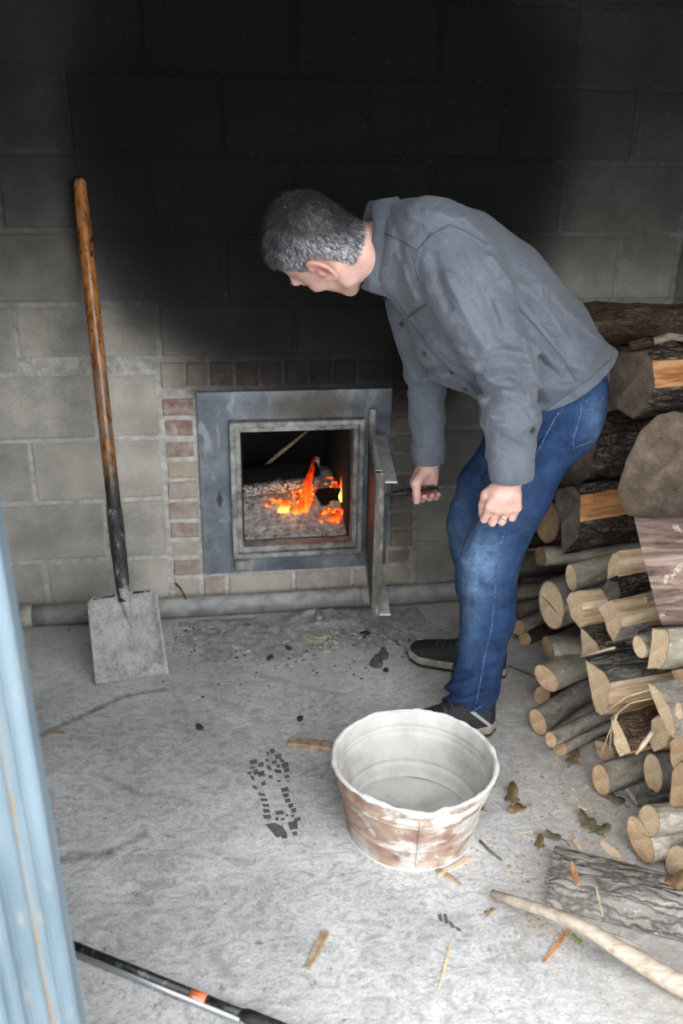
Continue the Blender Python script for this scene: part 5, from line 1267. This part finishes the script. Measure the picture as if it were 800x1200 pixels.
log('pinkish barked split log under the big splintered one', [(716,842),(723,844),(734,866),(739,880),(726,887),(719,872)], ('x', 1.45), 16, .32, 'bark_brown', 'cut_fresh', 'bbbsss', rough=.005)
log('pale split end with a splinter above the round grey log', [(764,842),(771,838),(782,846),(786,858),(780,874),(766,881),(761,870)], ('x', 1.50), 10, .3, 'bark_brown', 'cut_fresh', 'bbbssss', rough=.003)
# bottom row
C1 = log('forked mossy grey log near the floor', ellp(640, 795, 10.5, 19, -38), ('x', 1.415), 27, .36, 'bark_moss', 'cut_tan', name='forked_log', rough=.002)
log('', ellp(642, 759, 6, 14, -18), ('x', 1.46), -4, .12, 'bark_moss', 'cut_tan', name='side_branch', rough=.002, parent=C1)
log('small log end peeping out below the forked log', ellp(635, 815, 10, 11.5), ('z', .030), 30, .34, 'bark_brown', 'cut_tan', name=R_, rough=.002)
log('long grey log with scraped yellow patch on the floor', ellp(630, 846, 9, 16.5, -22), ('z', .042), 31, .38, 'bark_grey', 'cut_tan', name=R_, rough=.002)
log('slim pale grey log with white spots above the lowest log', ellp(645, 867, 6.5, 10, -18), ('z', .072), 24, .36, 'bark_grey', 'cut_tan', name=R_, rough=.002)
log('slim broken-ended log lying lowest on the floor', ellp(656, 878, 9, 8.5, -10), ('z', .022), 23, .34, 'bark_grey', 'cut_tan', name=R_, rough=.002)
log('small split stub on the floor behind the round grey log', [(697,868),(704,868),(718,876),(722,890),(708,895),(699,883)], ('z', .028), 22, .26, 'bark_grey', 'cut_tan', 'bbbsss', rough=.003)
C12 = log('smooth grey round log with a twig stub on the floor', ellp(704, 914, 10, 19, -14), ('z', .048), 18, .36, 'bark_grey', 'cut_tan', name=R_, rough=.002)
tw = tube('twig_stub', [atz(733, 925, .03), atz(741, 934, .02), atz(747, 944, .012)], [.009, .006, .003], MAT['bark_grey'], None, 8); tw.parent = C12; tw.matrix_parent_inverse = C12.matrix_world.inverted()
log('round log with clean pale end beside the twig-stub log', ellp(765, 906, 11, 24, -9), ('x', 1.53), 12, .32, 'bark_grey', 'cut_fresh', name=R_, rough=.003)
log('rough stub of bark on the floor between two round ends', ellp(752, 936, 7, 9, -10), ('z', .034), 8, .24, 'bark_slab', 'cut_grey', name=R_, rough=.006)
log('yellow split end cut off by the frame edge', [(785,869),(797,862),(812,870),(812,898),(790,904),(785,890)], ('x', 1.49), 4, .3, 'bark_brown', 'cut_tan', 'bbbbss', rough=.003)
log('tall brown split end at the frame edge, lower row', [(787,905),(797,892),(812,896),(812,944),(790,947),(784,942)], ('x', 1.465), 2, .3, 'bark_brown', 'cut_tan', 'bbbbss', rough=.003)
log('round log with bright orange-yellow end near the bark slab', ellp(760, 962, 12.5, 19.5, -10), ('x', 1.425), 2, .42, 'bark_grey', 'cut_fresh', name=R_, rough=.002)
log('log with long slanting oval end under the orange-yellow one', ellp(750, 984, 12, 31, -24), ('z', .058), 14, .30, 'bark_grey', 'cut_tan', name=R_, rough=.003)
log('lowest pale log end at the right frame edge', ellp(792, 1010, 13, 20, 2), ('z', .050), 4, .36, 'bark_grey', 'cut_fresh', name=R_, rough=.002)
# slab with the bark up
sl0, sl1 = atz(641, 996, 0), atz(647, 1068, 0); far = atz(800, 1070, 0); mid_ = (sl0+sl1)/2; yaw_ = math.degrees(math.atan2(far[1]-mid_[1], far[0]-mid_[0])); hwd = np.linalg.norm(sl0-sl1)/2*.96
prof = [(-hwd*math.cos(math.radians(t)), .046*math.sin(math.radians(t))+.002) for t in range(0, 181, 15)]
log3d('grey half log with furrowed bark lying flat in the right foreground', mid_+np.array([0, 0, .004]), yaw_, .52, prof[::-1], 'b'*12+'s', 'bark_slab', 'cut_tan', 'split_grey', rough=.005, name='bark_slab')
# splinter fibres on the big split log
for k, (pts, r) in enumerate((([(712,832),(735,816),(762,808),(792,796)], .0022), ([(716,842),(738,824),(765,818)], .0018), ([(722,838),(712,862),(706,880),(696,876)], .0014), ([(724,836),(716,858),(714,880)], .0012))):
    tb = tube('splinter', [atx(u, v, 1.43+(.0012*(u-712) if k < 2 else .0)) for u, v in pts], r, MAT['straw'], None, 6); tb.parent = B14; tb.matrix_parent_inverse = B14.matrix_world.inverted()
def spike(label, pts, zs, r, mat, cat='splinter', name='wood_splinter', seg=5, grp='wood splinters'):
    return tag(tube(name, [atz(u, v, z) for (u, v), z in zip(pts, zs)], r, MAT[mat], None, seg), label, cat, grp)
tag(tube('wood_splinter', [atx(745, 884, 1.44), atx(754, 872, 1.455), atx(764, 858, 1.475)], [.002, .0065, .006], MAT['chip_pale'], None, 5), 'pale flat splinter leaning between the log ends', 'splinter', 'wood splinters')
tag(tube('thin_twig', [atx(681, 769, 1.44), atx(700, 764, 1.46), atx(720, 759, 1.48)], [.0035, .004, .003], MAT['chip_pale'], None, 6), 'thin white and red twig lying across the split logs', 'twig')
# loose bark on the top log
def bark_flake(label, pts, x, wd, mat='bark_dark'):
    C_ = np.array([atx(u, v, x+.04*i) for i, (u, v) in enumerate(pts)]); V = []; Fc = []; n = len(C_)
    for i in range(n):
        w_ = wd*(.5+.5*math.sin(math.pi*(i+.6)/(n+.2)))
        for (dy, dz) in ((-w_, -.006), (-w_*.3, .008), (w_*.5, .006), (w_*.4, -.002), (-w_*.3, .001), (-w_*.9, -.011)): V.append(C_[i]+np.array([0, dy, dz]))
    for i in range(n-1):
        for k in range(6): Fc.append((i*6+k, i*6+(k+1) % 6, i*6+6+(k+1) % 6, i*6+6+k))
    Fc += [tuple(range(5, -1, -1)), tuple((n-1)*6+k for k in range(6))]
    return tag(mesh('bark_flake', V, Fc, MAT[mat], None, True), label, 'bark', 'loose bark')
bark_flake('curled strip of loose bark on the thick upper log', [(735, 404), (757, 398), (780, 400), (806, 412)], 1.64, .035, 'bark_brown')
bark_flake('pale flake of loose bark at the frame edge on the upper log', [(764, 399), (782, 393), (803, 396)], 1.68, .02, 'split_grey')
bark_flake('thin bark strip on top of the pinkish half log', [(760, 612), (778, 612), (803, 620)], 1.50, .012, 'bark_brown')

# ================================================================== FLOOR LITTER
st_pts = [(576,1047),(606,1057),(640,1068),(668,1080),(696,1093),(722,1110),(748,1126),(775,1142),(805,1158),(840,1176)]
stick = tag(tube('bare_stick', [atz(u, v, .052+.02*max(0, 1-abs(u-680)/110)-.036*max(0, min(1, (660-u)/70))-.03*max(0, min(1, (u-730)/60))) for u, v in st_pts], [.008,.011,.012,.012,.014,.016,.018,.020,.021,.021], MAT['stick'], None, 12), 'long bare weathered stick lying over the edge of the bark slab', 'stick')
f = tube('fork', [atz(704, 1093, .062), atz(728, 1102, .060), atz(752, 1112, .045)], [.006, .007, .003], MAT['stick'], stick, 8)
def chip(label, a, b, wd, th, mat, name='wood_chip', z=0.0, cat='wood chip', grp='wood chips on the floor', taper=.6):
    A, B = atz(*a, z), atz(*b, z); d = B-A; L = np.linalg.norm(d); d /= L; s = np.array([-d[1], d[0], 0]); V = []; rr = random.Random(int(a[0]*7+a[1]))
    for t, k in ((0, taper), (.25, 1), (.6, .95), (1, taper*.8)):
        c = A+d*L*t
        w_ = wd/2*k*rr.uniform(.85, 1.15)
        V += [c-s*w_+np.array([0, 0, .0005]), c+s*w_+np.array([0, 0, .0005]), c+s*w_*.8+np.array([0, 0, th*rr.uniform(.7, 1.1)]), c-s*w_*.8+np.array([0, 0, th*rr.uniform(.7, 1.1)])]
    Fc = [(0, 1, 2, 3), (15, 14, 13, 12)]+[(i*4+k, i*4+4+k, i*4+4+(k+1) % 4, i*4+(k+1) % 4) for i in range(3) for k in range(4)]
    return tag(mesh(name, V, Fc, MAT[mat]), label, cat, grp)
chip('dirty flat piece of wood beside the wash tub', (338, 872), (398, 878), .038, .014, 'wood_grime', cat='wood piece', taper=.95)
chip('lone narrow wood chip in the front middle of the floor', (382, 1092), (360, 1136), .020, .006, 'wood_grime', taper=.8)
chip('pale splintered chip right of the wash tub base', (553, 1005), (512, 1028), .014, .005, 'chip_pale'); chip('second tan sliver crossing the splintered chip by the tub', (510, 1018), (540, 1037), .016, .004, 'wood_grime')
chip('orange bark chip lying on the bark slab', (668, 1012), (678, 1038), .016, .006, 'chip_orange', z=.048); chip('thin straw sliver standing out on the bark slab', (698, 1040), (706, 1074), .004, .003, 'straw', z=.05)
chip('tan sliver under the bare stick', (666, 1091), (636, 1128), .011, .004, 'chip_orange'); chip('curved brown bark sliver beside the lowest log end', (745, 1014), (786, 1052), .010, .006, 'chip_orange', z=.03)
chip('thin curved sliver left of the bare stick', (529, 1102), (514, 1160), .006, .003, 'straw'); chip('pale chip near the clump of olive leaves', (704, 988), (726, 1006), .022, .005, 'chip_pale'); chip('small pinkish chip left of the olive leaves', (672, 985), (682, 1000), .016, .004, 'chip_pale')
chip('small pale chip between the tub and the round grey log', (677, 943), (688, 950), .014, .004, 'chip_pale'); chip('tiny white sliver right of the footprint', (358, 913), (374, 910), .005, .002, 'chip_pale')
chip('thin pale straw on the floor right of the tub', (600, 979), (624, 974), .003, .002, 'straw'); chip('small reddish chip by the shovel', (60, 858), (78, 860), .008, .003, 'chip_orange')
spike('dark twig on the floor right of the tub', [(562, 985), (574, 997), (588, 1008)], [.005]*3, [.003, .003, .002], 'twig', 'twig', 'thin_twig', grp='twigs')
spike('dark twig on the floor behind the shoes', [(596, 780), (620, 790), (640, 800)], [.004]*3, [.002, .003, .002], 'twig', 'twig', 'thin_twig', grp='twigs')
spike('curved dark root standing up by the brick jamb', [(205, 683), (212, 690), (218, 702)], [.11, .09, .072], [.003, .003, .003], 'bark_brown', 'twig', 'thin_twig', grp='twigs')
def leaf(label, u, v, size, rot, mat, lobes=5, z=.004, curl=.3):
    size *= .8; c = atz(u, v, z); V = [(0, 0, .002)]; n = lobes*6
    for k in range(n):
        a = 2*math.pi*k/n; r = size*(.55+.45*abs(math.cos(a*lobes/2))**1.3)*(1.15 if abs(a-math.pi) > 2.4 else .85)
        V.append((r*math.cos(a), r*math.sin(a)*.8, .002+curl*size*(.5+.5*math.sin(a*2+rot))*(r/size)**2))
    Fc = [(0, 1+k, 1+(k+1) % n) for k in range(n)]; o = mesh('dead_leaf', V, Fc, MAT[mat], None, True); o.location = c; o.rotation_euler = (0, 0, rot)
    so = o.modifiers.new('leaf_thickness', 'SOLIDIFY'); so.thickness = .0008
    V2, F2 = tube_data([(-size*.4, 0, .004), (-size*1.3, size*.1, .003)], .0012, 5); mesh('stem', V2, F2, MAT[mat], o)
    return tag(o, label, 'leaf', 'fallen leaves')
leaf('brown curled leaf right of the tub', 600, 936, .038, 1.2, 'leaf_brown', 3, curl=.6); leaf('second brown leaf lying just below the curled one', 607, 948, .032, 3.4, 'leaf_brown', 3, curl=.4)
leaf('yellow-brown leaf in front of the lowest slim log', 671, 892, .036, .9, 'leaf_brown', 3, curl=.5); leaf('large olive leaf in the clump above the bark slab', 692, 968, .042, 2.0, 'leaf_olive', 5, curl=.5)
leaf('pale olive leaf at the right of the clump', 703, 974, .030, .2, 'leaf_olive', 3, curl=.4); leaf('small dark leaf left of the clump', 650, 982, .026, 2.6, 'leaf_olive', 3, curl=.5); leaf('brown leaf at the bark slab corner', 632, 990, .024, 1.1, 'leaf_brown', 3, curl=.5)
leaf('small green leaf under the bare stick', 676, 1103, .018, 1.9, 'green_leaf', 3, curl=.2); leaf('tan leaf scrap on the open floor left of the stick', 573, 1071, .018, .4, 'wood_grime', 3, curl=.3); leaf('brown leaf under the twig-stub log', 722, 938, .036, 2.2, 'leaf_olive', 3, curl=.25)
leaf('dark leaf beside the lowest log end', 792, 1036, .04, .4, 'leaf_brown', 3, z=.05, curl=.4); leaf('small tan leaf at the tub rim shadow', 562, 948, .018, 2.4, 'leaf_brown', 3)
# two dark knobs by the shoe, one by the pipe
def knob(label, u, v, r, h, mat='dark_knob'):
    k = tag(empty('cast_knob', atz(u, v, 0)), label, 'knob', 'loose knobs on the floor')
    lathe('knob_base', [(.0005, 0), (r, 0), (r*1.02, h*.25), (r*.8, h*.5), (r*.62, h*.55), (.0005, h*.55)], MAT[mat], k, 20); lathe('knob_top', [(r*.45, h*.54), (r*.5, h*.75), (r*.36, h*.97), (.0005, h)], MAT[mat], k, 16)
knob('dark cast knob by the far shoe, nearer the wall', 449, 770, .017, .034); knob('dark cast knob by the far shoe, nearer the camera', 441, 779, .019, .034); knob('small flat dark bit beside the two knobs', 452, 786, .009, .010, 'charcoal')
kb = tag(empty('round_knob', atz(374, 722, .018)), 'dusty round metal knob with a wire tail lying against the floor pipe', 'ball')  # loose round knob trailing a wire
bm = bmesh.new(); lump(bm, (0, 0, 0), .019, .95, 3, 2); bmobj('knob_body', bm, MAT['dusty_steel'], kb, True); bm = bmesh.new(); lump(bm, (0, -.018, .002), .006, 1, 5, 1); bmobj('knob_tip', bm, MAT['flange'], kb, True)
tube('wire', [(.012, 0, .004), (.035, -.01, .0), (.06, -.03, -.012), (.10, -.04, -.015)], .0016, MAT['wood_grime'], kb, 6)
# straw wisp
sw = tag(empty('straw_wisp', atz(372, 748, 0)), 'wisp of dry straw on the ash in front of the furnace', 'straw'); s0_ = np.array(sw.location)
for k, (a, b) in enumerate((((352, 748), (395, 743)), ((356, 751), (392, 750)), ((350, 745), (380, 752)), ((360, 744), (388, 747)))):
    tube('stalk', [atz(*a, .004+.003*k)-s0_, atz((a[0]+b[0])/2, (a[1]+b[1])/2+2, .008)-s0_, atz(*b, .005)-s0_], [.001, .0014, .001], MAT['straw'], sw, 5)
# charcoal, ash and dirt crumbs
rc_ = random.Random(9); lm = Lumps()
for i in range(520):
    u = rc_.gauss(330, 75); v = 735+abs(rc_.gauss(0, 26)); c = atz(u, v, 0)
    if c[1] > -.085 or c[1] < -.7: continue
    lm.add(c, abs(rc_.gauss(.0008, .0019))+.0008, .6, i)
tag(lm.build('charcoal_crumbs', MAT['charcoal']), 'scattered charcoal crumbs on the floor before the furnace', 'charcoal', None, 'stuff')
def drift_h(x, y):
    o = np.ones_like(x); e = np.clip(1-((x-.82)/.42)**2, 0, 1)*np.clip((-.07-y)/.015, 0, 1)*np.clip((y+.36)/.2, 0, 1)
    n = fbm(np.stack([x*13, y*13, o], 1), 5, 4); return .0005+e*np.clip(.007+.016*n, 0, 1)+e*.003*np.abs(vnoise(np.stack([x*90, y*90, o], 1), 2))-.0012*(1-e)
tag(heap('ash_drift', .42, 1.24, -.36, -.079, drift_h, MAT['ash_dirty'], 120, 60, -.01), 'low drift of grey ash on the floor before the furnace', 'ash', None, 'stuff')
lm = Lumps()
for i in range(700):
    u = rc_.gauss(330, 80); v = 733+abs(rc_.gauss(0, 20)); c = atz(u, v, .002)
    if c[1] > -.085: c[1] = -.088
    lm.add(c, abs(rc_.gauss(.0022, .0034))+.0012, .5, i)
for i in range(90): lm.add((rc_.uniform(.55, 1.12), -.010-rc_.random()*.004, .006), rc_.uniform(.003, .007), .6, i)
tag(lm.build('ash_crumbs', MAT['ash']), 'pale ash spilled on the floor along the pipe', 'ash', None, 'stuff')
lm = Lumps()
for i in range(1100):
    u = rc_.gauss(675, 55); v = rc_.uniform(860, 1090)-.35*(u-680); c = atz(u, v, 0)
    if c[0] < 1.02 or c[0] > 1.6: continue
    lm.add(c, abs(rc_.gauss(.0012, .0016))+.0008, .5, i)
tag(lm.build('bark_crumbs', MAT['wood_grime']), 'bark dust and crumbs on the floor before the wood pile', 'bark dust', None, 'stuff')
def coal(label, u, v, r, seed):
    bm = bmesh.new(); lump(bm, atz(u, v, r*.3), r, .5, seed, 2); tag(bmobj('charcoal_lump', bm, MAT['charcoal']), label, 'charcoal', 'charcoal lumps')
coal('black charcoal lump alone on the middle of the floor', 234, 852, .012, 3); coal('charcoal lump on the ash below the furnace plate', 287, 735, .016, 4); coal('charcoal flake near the straw wisp', 338, 760, .012, 5); coal('small charcoal bit in front of the round knob', 316, 771, .011, 6); coal('charcoal bit between the tub and the furnace', 352, 842, .010, 8); coal('dark lump of charcoal near the open door', 428, 742, .012, 7)
# wet boot print (flat marks on the floor)
def prints(name, label, polys, z=.0006):
    V = []; Fc = []
    for pl_ in polys:
        n = len(pl_); b = len(V); V += [atz(u, v, z) for u, v in pl_]; V += [atz(u, v, .0001) for u, v in pl_]
        Fc.append(tuple(range(b, b+n))); Fc += [(b+k, b+n+k, b+n+(k+1) % n, b+(k+1) % n) for k in range(n)]
    return tag(mesh(name, V, Fc, MAT['wet']), label, 'footprint')
def q4(x, y, w_, h_, s=0): x, y = 270+x/5.333, 820+y/5.333; w_ /= 5.333; h_ /= 5.333; s /= 5.333; return [(x-w_/2, y-h_/2+s), (x+w_/2*.7, y-h_/2-s), (x+w_/2, y+h_/2-s), (x-w_/2*.6, y+h_/2+s)]
pp = [q4(260,320,34,28,3), q4(232,335,24,20,-3), q4(298,355,46,28,4), q4(228,378,26,18), q4(272,390,36,20,4), q4(322,380,36,22,-5), q4(142,388,52,26,5), q4(190,405,40,26,6), q4(340,410,50,32,6), q4(135,425,40,12,3), q4(240,425,34,26,-4), q4(298,415,26,22), q4(118,458,30,18,4), q4(158,452,34,28,8), q4(192,463,50,30,6), q4(296,447,52,24,-3), q4(350,440,38,24,6), q4(136,486,28,26,-6), q4(250,482,30,20), q4(352,480,36,16,3),
      q4(206,524,34,24,6), q4(152,547,34,22,-5), q4(302,508,30,12), q4(360,510,18,10), q4(195,592,50,18,-2), q4(340,562,56,26,5), q4(208,625,50,18), q4(345,596,42,24,3), q4(220,660,50,20), q4(357,630,40,24,4), q4(224,694,50,24), q4(376,662,36,26,5), q4(228,732,56,26), q4(394,692,38,26,4), q4(305,705,60,26,3), q4(352,722,20,14), q4(388,726,24,14,4), q4(326,746,30,16,4), q4(290,745,22,22), q4(418,748,48,24,6), q4(390,785,66,50,4), q4(402,836,36,26,3),
      [(270+x/5.333, 820+y/5.333) for x, y in ((215,780),(275,768),(325,790),(350,830),(356,866),(325,868),(312,850),(300,862),(282,855),(250,815))]]
prints('wet_footprint', 'wet boot tread print on the open floor left of the tub', pp)
prints('wet_footprint', 'small partial tread mark on the floor below the tub', [[(512,1072),(517,1070),(519,1080),(515,1080)], [(519,1071),(523,1071),(526,1083),(521,1082)], [(525,1078),(530,1081),(534,1088),(528,1087)], [(533,1085),(540,1089),(540,1092),(535,1090)]])
prints('wet_footprint', 'row of small wet tread dashes by the far shoe', [[(459,745),(462,744),(463,747),(460,747)], [(464,747),(467,746),(468,749),(465,749)], [(470,748),(474,747),(475,750),(471,751)], [(477,749),(481,748),(481,751),(478,752)], [(466,753),(470,756),(468,757),(464,755)]])
